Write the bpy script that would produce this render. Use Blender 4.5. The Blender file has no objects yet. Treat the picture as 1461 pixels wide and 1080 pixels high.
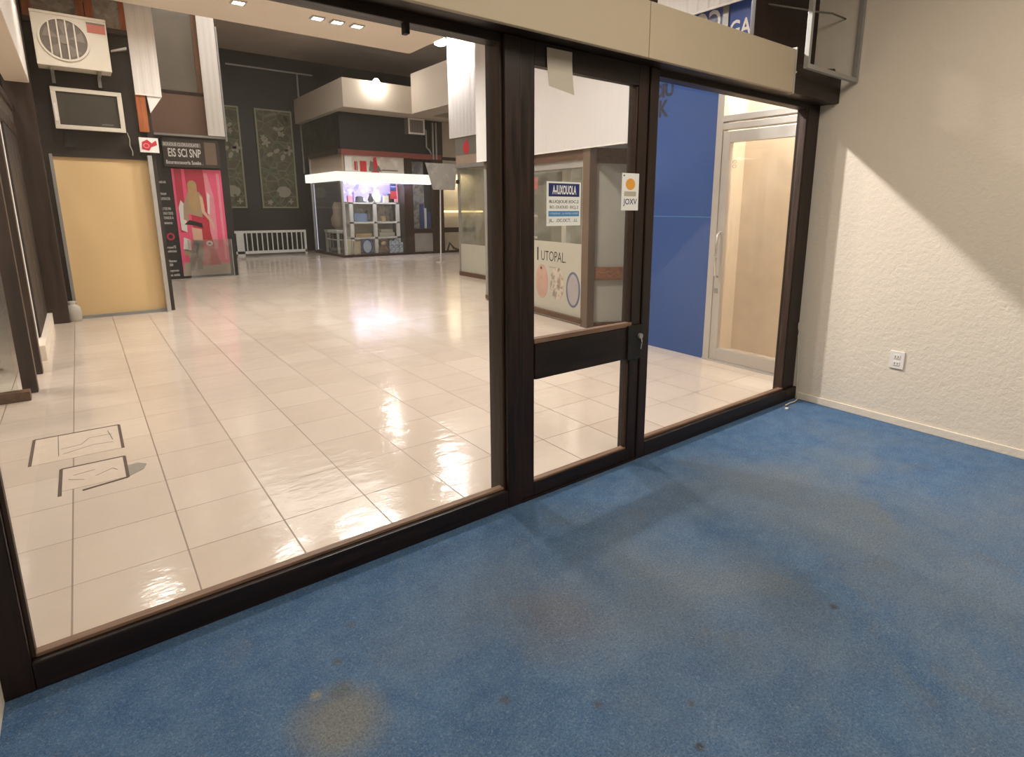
import bpy, bmesh, math, random
from mathutils import Vector, Matrix
random.seed(7)
C = bpy.context.scene.collection
PI = math.pi

# ------------------------------------------------------------------ mesh helpers
class MB:
    def __init__(s): s.bm = bmesh.new()
    def poly(s, pts):
        return s.bm.faces.new([s.bm.verts.new(p) for p in pts])
    def hexa(s, a, b):            # two matching quads -> closed solid
        va = [s.bm.verts.new(p) for p in a]; vb = [s.bm.verts.new(p) for p in b]
        n = len(va)
        s.bm.faces.new(va[::-1]); s.bm.faces.new(vb)
        for i in range(n):
            s.bm.faces.new([va[i], va[(i+1) % n], vb[(i+1) % n], vb[i]])
        return s
    def box(s, x0, x1, y0, y1, z0, z1):
        return s.hexa([(x0,y0,z0),(x1,y0,z0),(x1,y1,z0),(x0,y1,z0)],
                      [(x0,y0,z1),(x1,y0,z1),(x1,y1,z1),(x0,y1,z1)])
    def lbox(s, L, u0, u1, d0, d1, z0, z1):   # box along a plan line L
        q = [L.p(u0,d0), L.p(u1,d0), L.p(u1,d1), L.p(u0,d1)]
        return s.hexa([(x,y,z0) for x,y in q], [(x,y,z1) for x,y in q])
    def cyl(s, p0, p1, r, n=12, r1=None):
        p0 = Vector(p0); p1 = Vector(p1); r1 = r if r1 is None else r1
        d = (p1-p0).normalized()
        a = d.orthogonal().normalized(); b = d.cross(a)
        ring = lambda p, rr: [p + a*rr*math.cos(2*PI*i/n) + b*rr*math.sin(2*PI*i/n) for i in range(n)]
        return s.hexa(ring(p0, r), ring(p1, r1))
    def tube(s, pts, r, n=8):
        pts = [Vector(p) for p in pts]; rings = []
        for i, p in enumerate(pts):
            d = (pts[min(i+1,len(pts)-1)] - pts[max(i-1,0)]).normalized()
            a = d.cross(Vector((.31,.52,.79))).normalized(); b = d.cross(a)
            rings.append([s.bm.verts.new(p + a*r*math.cos(2*PI*k/n) + b*r*math.sin(2*PI*k/n)) for k in range(n)])
        for u, v in zip(rings, rings[1:]):
            for k in range(n): s.bm.faces.new([u[k], u[(k+1)%n], v[(k+1)%n], v[k]])
        s.bm.faces.new(rings[0][::-1]); s.bm.faces.new(rings[-1]); return s
    def lathe(s, c, prof, n=20, sy=1.0):
        rings = [[s.bm.verts.new((c[0]+r*math.cos(2*PI*k/n), c[1]+sy*r*math.sin(2*PI*k/n), c[2]+z)) for k in range(n)] for r, z in prof]
        for u, v in zip(rings, rings[1:]):
            for k in range(n): s.bm.faces.new([u[k], u[(k+1)%n], v[(k+1)%n], v[k]])
        s.bm.faces.new(rings[0][::-1]); s.bm.faces.new(rings[-1]); return s
    def plate(s, F, pts, t0=0.0, t1=0.002):   # flat outline in frame F (u,v), thickness out of the face
        return s.hexa([F.w(u,v,t0) for u,v in pts], [F.w(u,v,t1) for u,v in pts])
    def prect(s, F, u0, u1, v0, v1, t0=0.0, t1=0.002):
        return s.plate(F, [(u0,v0),(u1,v0),(u1,v1),(u0,v1)], t0, t1)
    def pellipse(s, F, u, v, a, b, t0=0.0, t1=0.002, n=20, rot=0.0):
        c, d = math.cos(rot), math.sin(rot)
        P = [(a*math.cos(2*PI*i/n), b*math.sin(2*PI*i/n)) for i in range(n)]
        return s.plate(F, [(u+x*c-y*d, v+x*d+y*c) for x,y in P], t0, t1)
    def pring(s, F, u, v, a, b, w, t0=0.0, t1=0.002, n=24):
        for i in range(n):
            A, B = 2*PI*i/n, 2*PI*(i+1)/n
            s.plate(F, [(u+a*math.cos(A), v+b*math.sin(A)), (u+a*math.cos(B), v+b*math.sin(B)),
                        (u+(a-w)*math.cos(B), v+(b-w)*math.sin(B)), (u+(a-w)*math.cos(A), v+(b-w)*math.sin(A))], t0, t1)
        return s
    def pframe(s, F, u0, u1, v0, v1, w, t0, t1):
        s.prect(F,u0,u1,v0,v0+w,t0,t1); s.prect(F,u0,u1,v1-w,v1,t0,t1)
        s.prect(F,u0,u0+w,v0+w,v1-w,t0,t1); s.prect(F,u1-w,u1,v0+w,v1-w,t0,t1); return s
    def build(s, name, mat, parent=None, bevel=0.0, smooth=False, sub=0):
        bm = s.bm
        bmesh.ops.recalc_face_normals(bm, faces=bm.faces)
        if bevel > 0:
            es = [e for e in bm.edges if len(e.link_faces) == 2 and e.calc_face_angle(0) > .5]
            bmesh.ops.bevel(bm, geom=es, offset=bevel, segments=2, affect='EDGES', profile=.6, clamp_overlap=True)
        off = Vector((0,0,0)); p = parent
        while p is not None: off += p.location; p = p.parent
        if parent is None:
            co = [v.co for v in bm.verts]
            off = Vector(((min(c.x for c in co)+max(c.x for c in co))/2, (min(c.y for c in co)+max(c.y for c in co))/2, min(c.z for c in co)))
        for v in bm.verts: v.co -= off
        me = bpy.data.meshes.new(name); bm.to_mesh(me); bm.free()
        me.materials.append(mat)
        if smooth:
            for f in me.polygons: f.use_smooth = True
        o = bpy.data.objects.new(name, me); C.objects.link(o)
        if parent is None: o.location = off
        else: o.parent = parent
        if sub:
            m = o.modifiers.new('smooth', 'SUBSURF'); m.levels = sub; m.render_levels = sub
        return o

class Line:                        # plan line from A to B; d is measured to the left of A->B
    def __init__(s, A, B):
        s.A = Vector(A); e = Vector(B)-s.A; s.len = e.length; s.t = e.normalized(); s.n = Vector((-s.t.y, s.t.x))
    def p(s, u, d):
        q = s.A + s.t*u + s.n*d; return (q.x, q.y)
class Frame:                       # local picture frame: origin, u right, v up; t goes towards the viewer side
    def __init__(s, o, u, v=(0,0,1)):
        s.o = Vector(o); s.u = Vector(u).normalized(); s.v = Vector(v).normalized(); s.n = s.u.cross(s.v)
    def w(s, u, v, t=0.0): return s.o + s.u*u + s.v*v + s.n*t
def FY(x, y, z=0.0): return Frame((x,y,z), (1,0,0))        # faces -Y
def FX(x, y, z=0.0): return Frame((x,y,z), (0,-1,0))       # faces -X

def tag(o, label, cat, group=None, kind=None):
    o['label'] = label; o['category'] = cat
    if group: o['group'] = group
    if kind: o['kind'] = kind
    return o
def thing(name, label, cat, loc, group=None, kind=None):
    o = bpy.data.objects.new(name, None); C.objects.link(o); o.location = loc; o.empty_display_size = .1
    return tag(o, label, cat, group, kind)
def dup(root, d, label=None):
    r = root.copy(); C.objects.link(r); r.location = root.location + Vector(d)
    if label: r['label'] = label
    for ch in list(root.children):
        c = ch.copy(); C.objects.link(c); c.parent = r
        for g in ch.children:
            k = g.copy(); C.objects.link(k); k.parent = c
    return r
def text(name, s, F, u, v, w, h, mat, parent, t=0.002, bold=0.0, mirror=False, ext=0.0008, lab=None):
    """lettering fitted into the rectangle u..u+w, v..v+h of frame F"""
    cu = bpy.data.curves.new('lettering', 'FONT'); cu.body = s; cu.size = 1; cu.offset = bold; cu.resolution_u = 3
    to = bpy.data.objects.new('lettering_curve', cu); C.objects.link(to)
    dg = bpy.context.evaluated_depsgraph_get(); dg.update()
    me = bpy.data.meshes.new_from_object(to.evaluated_get(dg))
    bpy.data.objects.remove(to); bpy.data.curves.remove(cu)
    xs = [q.co.x for q in me.vertices]; ys = [q.co.y for q in me.vertices]
    x0, x1, y0, y1 = min(xs), max(xs), min(ys), max(ys)
    off = Vector((0,0,0)); p = parent
    while p is not None: off += p.location; p = p.parent
    for q in me.vertices:
        a = (q.co.x-x0)/(x1-x0); b = (q.co.y-y0)/(y1-y0)
        if mirror: a = 1-a
        q.co = F.w(u+a*w, v+b*h, t) - off
    me.materials.clear(); me.materials.append(mat)
    if mirror: me.flip_normals()
    o = bpy.data.objects.new(name, me); C.objects.link(o); o.parent = parent
    return o

# ------------------------------------------------------------------ materials
def S(r, g, b):                    # sRGB 0..255 -> linear
    f = lambda c: (c/255/12.92) if c/255 <= .04045 else ((c/255+.055)/1.055)**2.4
    return (f(r), f(g), f(b), 1)
class NT:
    def __init__(s, name):
        s.m = bpy.data.materials.new(name); s.m.use_nodes = True; s.t = s.m.node_tree
        s.t.nodes.clear(); s.out = s.n('ShaderNodeOutputMaterial')
    def n(s, k, **kw):
        o = s.t.nodes.new(k)
        for a, b in kw.items(): setattr(o, a, b)
        return o
    def set(s, sock, v):
        if hasattr(v, 'is_linked') or isinstance(v, bpy.types.NodeSocket): s.t.links.new(v, sock)
        else: sock.default_value = v
    def math(s, op, a, b=None, c=None):
        o = s.n('ShaderNodeMath', operation=op); s.set(o.inputs[0], a)
        if b is not None: s.set(o.inputs[1], b)
        if c is not None: s.set(o.inputs[2], c)
        return o.outputs[0]
    def vmath(s, op, a, b=None):
        o = s.n('ShaderNodeVectorMath', operation=op); s.set(o.inputs[0], a)
        if b is not None: s.set(o.inputs[1], b)
        return o
    def mix(s, f, a, b, mode='MIX'):
        o = s.n('ShaderNodeMix', data_type='RGBA', blend_type=mode); s.set(o.inputs[0], f); s.set(o.inputs[6], a); s.set(o.inputs[7], b)
        return o.outputs[2]
    def noise(s, vec, scale, detail=3.0, rough=.55, dist=0.0):
        o = s.n('ShaderNodeTexNoise'); s.set(o.inputs['Vector'], vec); o.inputs['Scale'].default_value = scale
        o.inputs['Detail'].default_value = detail; o.inputs['Roughness'].default_value = rough; o.inputs['Distortion'].default_value = dist
        return o.outputs[0]
    def ramp(s, f, stops):
        o = s.n('ShaderNodeValToRGB'); s.set(o.inputs[0], f); e = o.color_ramp.elements
        e[0].position, e[0].color = stops[0]; e[1].position, e[1].color = stops[-1]
        for p, c in stops[1:-1]:
            k = e.new(p); k.color = c
        return o.outputs[0]
    def maprange(s, v, a, b, c=0.0, d=1.0):
        o = s.n('ShaderNodeMapRange'); s.set(o.inputs[0], v)
        for i, q in enumerate((a,b,c,d)): o.inputs[i+1].default_value = q
        return o.outputs[0]
    def pos(s): return s.n('ShaderNodeNewGeometry').outputs['Position']
    def obj(s): return s.n('ShaderNodeTexCoord').outputs['Object']
    def bump(s, h, strength=.3, dist=.01, normal=None):
        o = s.n('ShaderNodeBump'); o.inputs['Strength'].default_value = strength; o.inputs['Distance'].default_value = dist
        s.set(o.inputs['Height'], h)
        if normal is not None: s.set(o.inputs['Normal'], normal)
        return o.outputs[0]
    def pbsdf(s, col, rough=.5, metal=0.0, spec=.5, normal=None, emis=None, estr=0.0):
        o = s.n('ShaderNodeBsdfPrincipled'); s.set(o.inputs['Base Color'], col); s.set(o.inputs['Roughness'], rough)
        o.inputs['Metallic'].default_value = metal; o.inputs['Specular IOR Level'].default_value = spec
        if normal is not None: s.set(o.inputs['Normal'], normal)
        if emis is not None:
            s.set(o.inputs['Emission Color'], emis); o.inputs['Emission Strength'].default_value = estr
        return o.outputs[0]
    def done(s, sh): s.t.links.new(sh, s.out.inputs[0]); return s.m
_cache = {}
def plain(name, c, rough=.55, metal=0.0, spec=.4, var=.12, scale=6.0, bump=0.0):
    """slightly uneven painted / plastic / metal surface"""
    if name in _cache: return _cache[name]
    t = NT(name); p = t.obj(); nz = t.noise(p, scale, 4)
    c0 = tuple(x*(1-var) for x in c[:3])+(1,); c1 = tuple(min(1,x*(1+var)) for x in c[:3])+(1,)
    col = t.mix(nz, c0, c1)
    r = t.maprange(t.noise(p, scale*2.3, 2), .3, .7, max(.02,rough-.08), min(1,rough+.08))
    nrm = t.bump(t.noise(p, 90, 2), bump, .002) if bump else None
    _cache[name] = t.done(t.pbsdf(col, r, metal, spec, nrm)); return _cache[name]
def wood(name, dark, light, rough=.38, axis=2, scale=5.0):
    if name in _cache: return _cache[name]
    t = NT(name); p = t.obj()
    sc = [scale*3, scale*3, scale*3]; sc[axis] = scale*.18
    v = t.vmath('MULTIPLY', p, tuple(sc)).outputs[0]
    g = t.noise(v, 3.0, 5, .6, .5); w = t.noise(t.pos(), 1.7, 3)
    col = t.mix(t.maprange(g, .32, .7), dark, light)
    col = t.mix(t.maprange(w, .45, .75, 0, .45), col, dark)
    r = t.maprange(g, .3, .7, rough-.08, rough+.15)
    _cache[name] = t.done(t.pbsdf(col, r, 0, .4, t.bump(g, .06, .004))); return _cache[name]
def glow(name, c, strength):
    if name in _cache: return _cache[name]
    t = NT(name); e = t.n('ShaderNodeEmission'); e.inputs[0].default_value = c
    nz = t.noise(t.obj(), 2.0, 1); t.set(e.inputs[1], t.maprange(nz, 0, 1, strength*.92, strength*1.08))
    _cache[name] = t.done(e.outputs[0]); return _cache[name]
def glass(name, tint=(1,1,1,1), dirt=.015, rough=.01, dcol=(.8,.78,.72,1), refl=1.0):
    """thin clear pane: straight-through transmission, Fresnel mirror, a little dust"""
    if name in _cache: return _cache[name]
    t = NT(name)
    tr = t.n('ShaderNodeBsdfTransparent'); tr.inputs[0].default_value = tint
    gl = t.n('ShaderNodeBsdfGlossy'); gl.inputs['Roughness'].default_value = rough
    lw = t.n('ShaderNodeLayerWeight'); lw.inputs[0].default_value = .5
    fr = t.math('ADD', .035, t.math('MULTIPLY', t.math('POWER', lw.outputs['Facing'], 5.0), .9))   # Schlick
    m = t.n('ShaderNodeMixShader'); t.set(m.inputs[0], t.math('MULTIPLY', fr, refl))
    t.set(m.inputs[1], tr.outputs[0]); t.set(m.inputs[2], gl.outputs[0])
    df = t.n('ShaderNodeBsdfDiffuse'); df.inputs[0].default_value = dcol
    m2 = t.n('ShaderNodeMixShader')
    t.set(m2.inputs[0], t.maprange(t.noise(t.pos(), 2.2, 4, .65), .45, .8, dirt*.4, dirt*2.2))
    t.set(m2.inputs[1], m.outputs[0]); t.set(m2.inputs[2], df.outputs[0])
    _cache[name] = t.done(m2.outputs[0]); return _cache[name]

def mat_carpet():
    t = NT('blue_carpet'); p = t.pos()
    fib = t.noise(p, 130, 2, .7); fib2 = t.noise(t.vmath('ADD', p, (3.1,7.7,1.3)).outputs[0], 120, 2, .75, 1.5); mid = t.noise(p, 9, 4, .6); big = t.noise(p, 1.25, 4, .55, .4)
    col = t.mix(t.maprange(mid, .3, .7), S(60,92,130), S(82,112,144))
    worn = t.maprange(big, .38, .66, .1, .85)
    sp = t.n('ShaderNodeSeparateXYZ'); t.set(sp.inputs[0], p)      # less greying along the sill and the right wall
    edge = t.math('MULTIPLY', t.maprange(sp.outputs[1], 1.55, 2.12, 1, .05), t.maprange(sp.outputs[0], 3.7, 4.3, 1, .25))
    edge = t.math('MULTIPLY', edge, t.maprange(sp.outputs[0], .2, .9, .3, 1))
    worn = t.math('MULTIPLY', worn, edge)
    col = t.mix(worn, col, S(112,119,126))
    col = t.mix(t.maprange(t.noise(p, 2.9, 5, .65, .8), .56, .78, 0, .5), col, S(112,106,98))
    # individual stains
    for (x, y, r, c, k) in ((.44,1.50,.17,S(128,122,104),.7), (.47,1.60,.05,S(92,92,88),.6), (.40,1.63,.022,S(140,136,120),.7), (.50,1.72,.022,S(84,80,68),.6),
                            (2.091,.824,.024,S(70,58,46),.85), (1.199,.779,.017,S(60,52,44),.85), (1.30,.885,.016,S(88,82,72),.6), (.855,1.253,.024,S(82,78,74),.7),
                            (1.07,1.06,.018,S(84,76,68),.65), (.60,1.87,.024,S(92,90,92),.6), (1.22,1.42,.24,S(104,100,102),.55), (2.75,1.25,.6,S(116,118,114),.35), (1.75,1.92,.2,S(80,96,112),.5)):
        d = t.vmath('DISTANCE', p, (x,y,0)).outputs['Value']
        d = t.math('ADD', d, t.math('MULTIPLY', t.math('SUBTRACT', t.noise(p, .35/r if r > .1 else 14, 3), .5), r*1.2))
        col = t.mix(t.maprange(d, r*.35, r, k, 0), col, c)
    col = t.mix(t.maprange(fib, .42, .66, 0, .5), col, S(46,62,84))
    col = t.mix(t.maprange(fib2, .53, .70, 0, .5), col, S(138,150,160))
    h = t.math('ADD', fib, t.math('MULTIPLY', fib2, .7))
    return t.done(t.pbsdf(col, .95, 0, .15, t.bump(h, .55, .006)))
TX, TY, X0, Y0 = .403, .42, -.2, 2.774
def mat_tiles():
    t = NT('cream_floor_tiles'); p = t.pos(); sx = t.n('ShaderNodeSeparateXYZ'); t.set(sx.inputs[0], p)
    gx = t.math('DIVIDE', t.math('SUBTRACT', sx.outputs[0], X0), TX); gy = t.math('DIVIDE', t.math('SUBTRACT', sx.outputs[1], Y0), TY)
    dx = t.math('ABSOLUTE', t.math('SUBTRACT', t.math('FRACT', t.math('ADD', gx, .5)), .5))
    dy = t.math('ABSOLUTE', t.math('SUBTRACT', t.math('FRACT', t.math('ADD', gy, .5)), .5))
    lx = t.maprange(dx, .005, .011, 1, 0); ly = t.maprange(dy, .004, .008, 1, 0)
    cell = t.n('ShaderNodeCombineXYZ'); t.set(cell.inputs[0], t.math('FLOOR', gx)); t.set(cell.inputs[1], t.math('FLOOR', gy))
    wn = t.n('ShaderNodeTexWhiteNoise'); t.set(wn.inputs[0], cell.outputs[0])
    col = t.mix(wn.outputs[0], S(203,187,171), S(214,200,185))
    col = t.mix(t.maprange(t.noise(p, 3.5, 4), .35, .7, 0, .4), col, S(218,204,188))
    col = t.mix(t.maprange(t.noise(p, .55, 2), .35, .65, 0, .35), col, S(203,187,171))
    seam = t.mix(t.noise(p, 1.4, 2), S(84,62,44), S(150,126,104))
    gr = t.mix(t.math('MULTIPLY', ly, t.maprange(t.noise(p, 2.0, 2), .3, .6, .6, 1.0)), col, S(132,104,80))
    gr = t.mix(t.math('MULTIPLY', lx, .85), gr, seam)
    line = t.math('MAXIMUM', lx, ly)
    tilt = t.n('ShaderNodeVectorMath', operation='SCALE'); t.set(tilt.inputs[0], t.vmath('SUBTRACT', wn.outputs[1], (.5,.5,.5)).outputs[0]); tilt.inputs['Scale'].default_value = .014
    nm = t.n('ShaderNodeNewGeometry').outputs['Normal']
    nrm = t.vmath('NORMALIZE', t.vmath('ADD', nm, tilt.outputs[0]).outputs[0]).outputs[0]
    wav = t.noise(t.vmath('MULTIPLY', p, (5.0,9.0,5.0)).outputs[0], 1.2, 3)
    nrm = t.bump(wav, .13, .02, nrm)
    nrm = t.bump(t.math('SUBTRACT', 1.0, line), .25, .003, nrm)
    rough = t.math('ADD', t.math('MULTIPLY', line, .3), t.maprange(t.noise(p, 5, 3), .3, .7, .09, .16))
    return t.done(t.pbsdf(gr, rough, 0, .5, nrm))
def mat_stucco(name, a, b, s=1.0):
    t = NT(name); p = t.pos()
    n1 = t.noise(p, 34, 4, .6, .6); n2 = t.noise(p, 110, 3); n3 = t.noise(p, .9, 3)
    v = t.n('ShaderNodeTexVoronoi', feature='SMOOTH_F1'); t.set(v.inputs['Vector'], p); v.inputs['Scale'].default_value = 26
    col = t.mix(n3, a, b)
    h = t.math('ADD', t.math('ADD', t.math('MULTIPLY', n1, 1.0), t.math('MULTIPLY', n2, .3)), t.math('MULTIPLY', v.outputs[0], .35))
    return t.done(t.pbsdf(col, .8, 0, .25, t.bump(h, .42*s, .009)))
def mat_mosaic():
    t = NT('mosaic_panel'); p = t.obj()
    v = t.n('ShaderNodeTexVoronoi'); t.set(v.inputs['Vector'], t.vmath('ADD', p, t.vmath('SCALE', p).outputs[0]).outputs[0]); v.inputs['Scale'].default_value = 7
    nz = t.noise(p, 2.4, 4, .6, 1.0)
    col = t.mix(t.maprange(nz, .35, .65), S(66,66,48), S(98,88,70))
    col = t.mix(t.maprange(v.outputs[0], .05, .25, .6, 0), col, S(58,74,56))
    ve = t.n('ShaderNodeTexVoronoi', feature='DISTANCE_TO_EDGE'); t.set(ve.inputs['Vector'], p); ve.inputs['Scale'].default_value = 3.1
    col = t.mix(t.maprange(ve.outputs[0], .0, .05, .7, 0), col, S(128,132,104))
    return t.done(t.pbsdf(col, .5, 0, .4, t.bump(v.outputs[0], .4, .02)))
def mat_sheet(name, base, marks, scale=6.0, amount=.5):
    """printed paper / busy display surface with soft blotches"""
    if name in _cache: return _cache[name]
    t = NT(name); p = t.obj(); col = base
    for i, c in enumerate(marks):
        v = t.vmath('ADD', p, (i*3.7, i*1.9, i*5.1)).outputs[0]
        col = t.mix(t.maprange(t.noise(v, scale*(1+.4*i), 3, .6), .52, .62, 0, amount), col, c)
    _cache[name] = t.done(t.pbsdf(col, .5, 0, .4)); return _cache[name]

M = dict(
    carpet=mat_carpet(), tiles=mat_tiles(),
    wall=mat_stucco('cream_stucco', S(216,203,186), S(224,212,196)),
    wall_smooth=plain('cream_paint', S(214,198,176), .7),
    wood=wood('dark_stained_wood', S(17,11,8), S(48,27,18)),
    woodx=wood('dark_stained_wood_level', S(15,10,8), S(40,24,17), axis=0),
    woodedge=wood('worn_wood_bead', S(96,72,56), S(150,120,98), .5, axis=0),
    woodedgez=wood('worn_wood_stop', S(40,27,20), S(74,54,42), .5, axis=2),
    brown=wood('mall_dark_wood', S(34,23,18), S(66,44,33), scale=2.2),
    brownx=wood('mall_brown_rail', S(70,48,34), S(112,80,58), axis=1),
    orange=wood('orange_timber', S(134,70,34), S(186,108,58), .45),
    header=plain('beige_header_paint', S(176,160,136), .6, var=.05, scale=2),
    white=plain('white_enamel', S(226,220,212), .45, var=.05),
    whitep=plain('white_paper', S(232,230,224), .7, var=.03),
    greyp=plain('shaded_paper', S(182,172,156), .75, var=.05),
    corr=plain('white_corrugated_sheet', S(214,211,208), .5, var=.04, scale=2),
    blue=plain('blue_wall_panel', S(24,72,140), .5, var=.12, scale=1.6),
    blueglass=plain('blue_sign_glass', S(70,94,160), .12, spec=.6, var=.2, scale=1.2),
    alu=plain('aluminium', S(196,192,186), .4, .55, var=.06, scale=3),
    alud=plain('weathered_aluminium', S(160,158,152), .5, .45, var=.15, scale=8),
    chrome=plain('bright_metal', S(210,208,204), .22, .9),
    black=plain('black_wall_paint', S(20,25,25), .5, var=.15, scale=1.5),
    blackm=plain('black_matt', S(24,23,23), .6),
    darkboard=plain('dark_board', S(42,33,28), .6, var=.18, scale=2),
    ceil=plain('beige_ceiling', S(236,223,206), .8, var=.05, scale=1),
    void=plain('dark_upper_ceiling', S(170,156,142), .8, var=.2, scale=.7),
    soffit=plain('soffit_plaster', S(176,164,148), .75, var=.05, scale=1),
    yellow=plain('yellow_board', S(222,190,138), .6, var=.07, scale=1.6),
    frost=plain('frosted_film', S(182,178,162), .55, var=.05, scale=3),
    grille=plain('fan_dark', S(112,102,92), .6, var=.2),
    acbody=plain('condenser_enamel', S(216,207,190), .5, var=.05),
    red=plain('red_print', S(196,50,58), .5), pink=plain('pink_print', S(246,92,132), .45, var=.15, scale=3),
    dpink=plain('deep_pink_print', S(196,44,74), .45, var=.2, scale=4), lpink=plain('pale_pink_print', S(238,150,166), .5),
    skin=plain('printed_skin', S(226,184,156), .5), hair=plain('printed_blond_hair', S(190,156,108), .5, var=.2, scale=14),
    topc=plain('printed_beige_top', S(176,154,122), .5, var=.12, scale=9), navy=plain('navy_print', S(34,46,104), .5),
    sky=plain('blue_print', S(74,134,186), .5), ink=plain('black_ink', S(48,46,44), .6), greyink=plain('grey_ink', S(112,108,100), .6),
    orangep=plain('orange_print', S(226,158,66), .5, var=.15, scale=18), violet=plain('violet_cloth', S(150,140,196), .7),
    steel=plain('grey_steel', S(150,148,142), .45, .3), rail=plain('white_railing_paint', S(214,214,208), .5),
    brass=plain('warm_tan', S(186,156,116), .5), cement=plain('cement_patch', S(200,184,166), .8, var=.12, scale=14, bump=.4),
    slot=plain('dark_slot', S(92,76,62), .8), plastic=plain('cloudy_plastic', S(186,180,168), .35, var=.15, scale=14),
    dkblue=plain('dark_blue', S(40,60,130), .5), greyglass=plain('grey_tinted_sheet', S(120,112,100), .15, spec=.6, var=.25, scale=1.3),
    led=glow('led_white', (1,.97,.86,1), 1.15), ledv=glow('led_violet', (.74,.70,1,1), 4.0), tube=glow('vertical_glow', (.86,.84,1,1), .9), warm=glow('warm_strip', (1,.74,.36,1), 3.0),
    lamp=glow('lamp_face', (1,.93,.80,1), 14.0), lampw=glow('lamp_bulb', (1,.97,.92,1), 160.0),
    pane=glass('clear_pane', dirt=.006), pane2=glass('shop_pane', (.94,.96,.95,1), .02, .03), paneg=glass('grey_edge_pane', (.90,.90,.86,1), .14, .04, (.62,.60,.54,1)),
    smoke=glass('smoked_screen', (.84,.82,.80,1), .16, .03), doorpane=glass('door_pane', (1,.98,.94,1), .03, .02),
    mosaic=mat_mosaic(), gwin=mat_sheet('patterned_window_glass', S(150,140,126), [S(112,100,86), S(176,168,156)], 9, .6),
)

# ------------------------------------------------------------------ camera
yaw, pitch, roll, fpx, cx, cy = .67167467, -.20571194, .00461040, 819.98274, 773.157444, 466.157544
fw = Vector((math.sin(yaw)*math.cos(pitch), math.cos(yaw)*math.cos(pitch), math.sin(pitch)))
rt = Vector((math.cos(yaw), -math.sin(yaw), 0)); up = rt.cross(fw)
r2 = rt*math.cos(roll)+up*math.sin(roll); u2 = up*math.cos(roll)-rt*math.sin(roll)
cam = bpy.data.cameras.new('camera'); co = bpy.data.objects.new('camera', cam); C.objects.link(co)
co.matrix_world = Matrix(((r2.x,u2.x,-fw.x,0),(r2.y,u2.y,-fw.y,0),(r2.z,u2.z,-fw.z,1.5),(0,0,0,1)))
cam.sensor_width = 36; cam.lens = fpx/1461*36; cam.shift_x = (730.5-cx)/1461; cam.shift_y = (cy-540)/1461
cam.clip_start = .02; cam.clip_end = 200
bpy.context.scene.camera = co

def struct(name, mb, mat, label, cat, **k):
    return tag(mb.build(name, mat, **k), label, cat, kind='structure')
# ------------------------------------------------------------------ the empty shop we stand in
struct('floor', MB().box(-.36,4.36,-2.6,2.30,-.06,0), M['carpet'], 'worn stained blue carpet of the empty shop', 'floor')
struct('floor.001', MB().box(-7,14,2.30,23,-.06,-.0), M['tiles'], 'glossy cream square floor tiles of the shopping gallery', 'floor')
struct('wall_right', MB().box(4.36,4.48,-2.6,2.34,-.06,3.4), M['wall'], 'cream textured stucco wall on the right of the shop with the socket', 'wall')
struct('wall_left', MB().box(-.48,-.36,-2.6,2.34,-.06,3.4), M['wall'], 'cream stucco wall of the shop at the far left edge', 'wall')
struct('wall_back', MB().box(-.48,4.48,-2.72,-2.6,-.06,3.4), M['wall'], 'cream stucco wall behind the viewer in the shop', 'wall')
struct('ceiling', MB().box(-.48,4.48,-2.72,2.1,3.3,3.4), M['ceil'], 'cream ceiling of the empty shop', 'ceiling')
struct('baseboard_right', MB().box(4.348,4.36,-2.6,2.19,0,.055), M['wall'], 'low cream plaster skirting along the right wall', 'baseboard', bevel=.004)

# big fixed shop window left of the door
w1 = thing('window_1', 'large fixed shop window in dark wood left of the door', 'window', (-.36,2.25,0), kind='structure')
sill = MB().box(-.285,1.53,2.19,2.264,0,.098).build('sill', M['woodx'], w1, bevel=.006)
MB().box(-.275,1.53,2.215,2.248,.098,.112).build('glazing_bead', M['woodedge'], w1, bevel=.003)
MB().box(-.36,-.285,2.19,2.34,0,2.23).build('post', M['wood'], w1, bevel=.006)
MB().box(-.285,-.273,2.215,2.25,.1,2.2).build('glazing_bead', M['woodedgez'], w1, bevel=.002)
MB().box(1.53,1.615,2.19,2.35,0,2.23).build('mullion', M['wood'], w1, bevel=.006)
MB().box(1.517,1.53,2.215,2.25,.1,2.2).build('glazing_bead', M['woodedgez'], w1, bevel=.002)
MB().box(-.285,1.53,2.252,2.258,.1,2.225).build('pane', M['pane'], w1)
MB().box(-.285,1.53,2.215,2.30,2.195,2.24).build('head_rail', M['woodx'], w1, bevel=.004)
# window right of the door
w2 = thing('window_2', 'fixed shop window in dark wood between the door and the right wall', 'window', (2.5,2.25,0), kind='structure')
MB().box(2.545,4.19,2.19,2.264,0,.098).box(4.19,4.355,2.19,2.214,0,.098).build('sill', M['woodx'], w2, bevel=.006)
MB().box(2.545,4.19,2.215,2.248,.098,.112).build('glazing_bead', M['woodedge'], w2, bevel=.003)
MB().box(2.475,2.545,2.19,2.35,0,2.23).build('mullion', M['wood'], w2, bevel=.006)
MB().box(4.19,4.355,2.215,2.30,.0,2.23).build('post', M['wood'], w2, bevel=.006)
MB().box(4.174,4.19,2.22,2.27,.1,2.2).build('glazing_bead', M['woodedgez'], w2, bevel=.002)
MB().box(2.545,4.18,2.252,2.258,.1,2.225).build('pane', M['pane'], w2)
MB().box(2.545,4.19,2.215,2.30,2.195,2.24).build('head_rail', M['woodx'], w2, bevel=.004)
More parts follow.
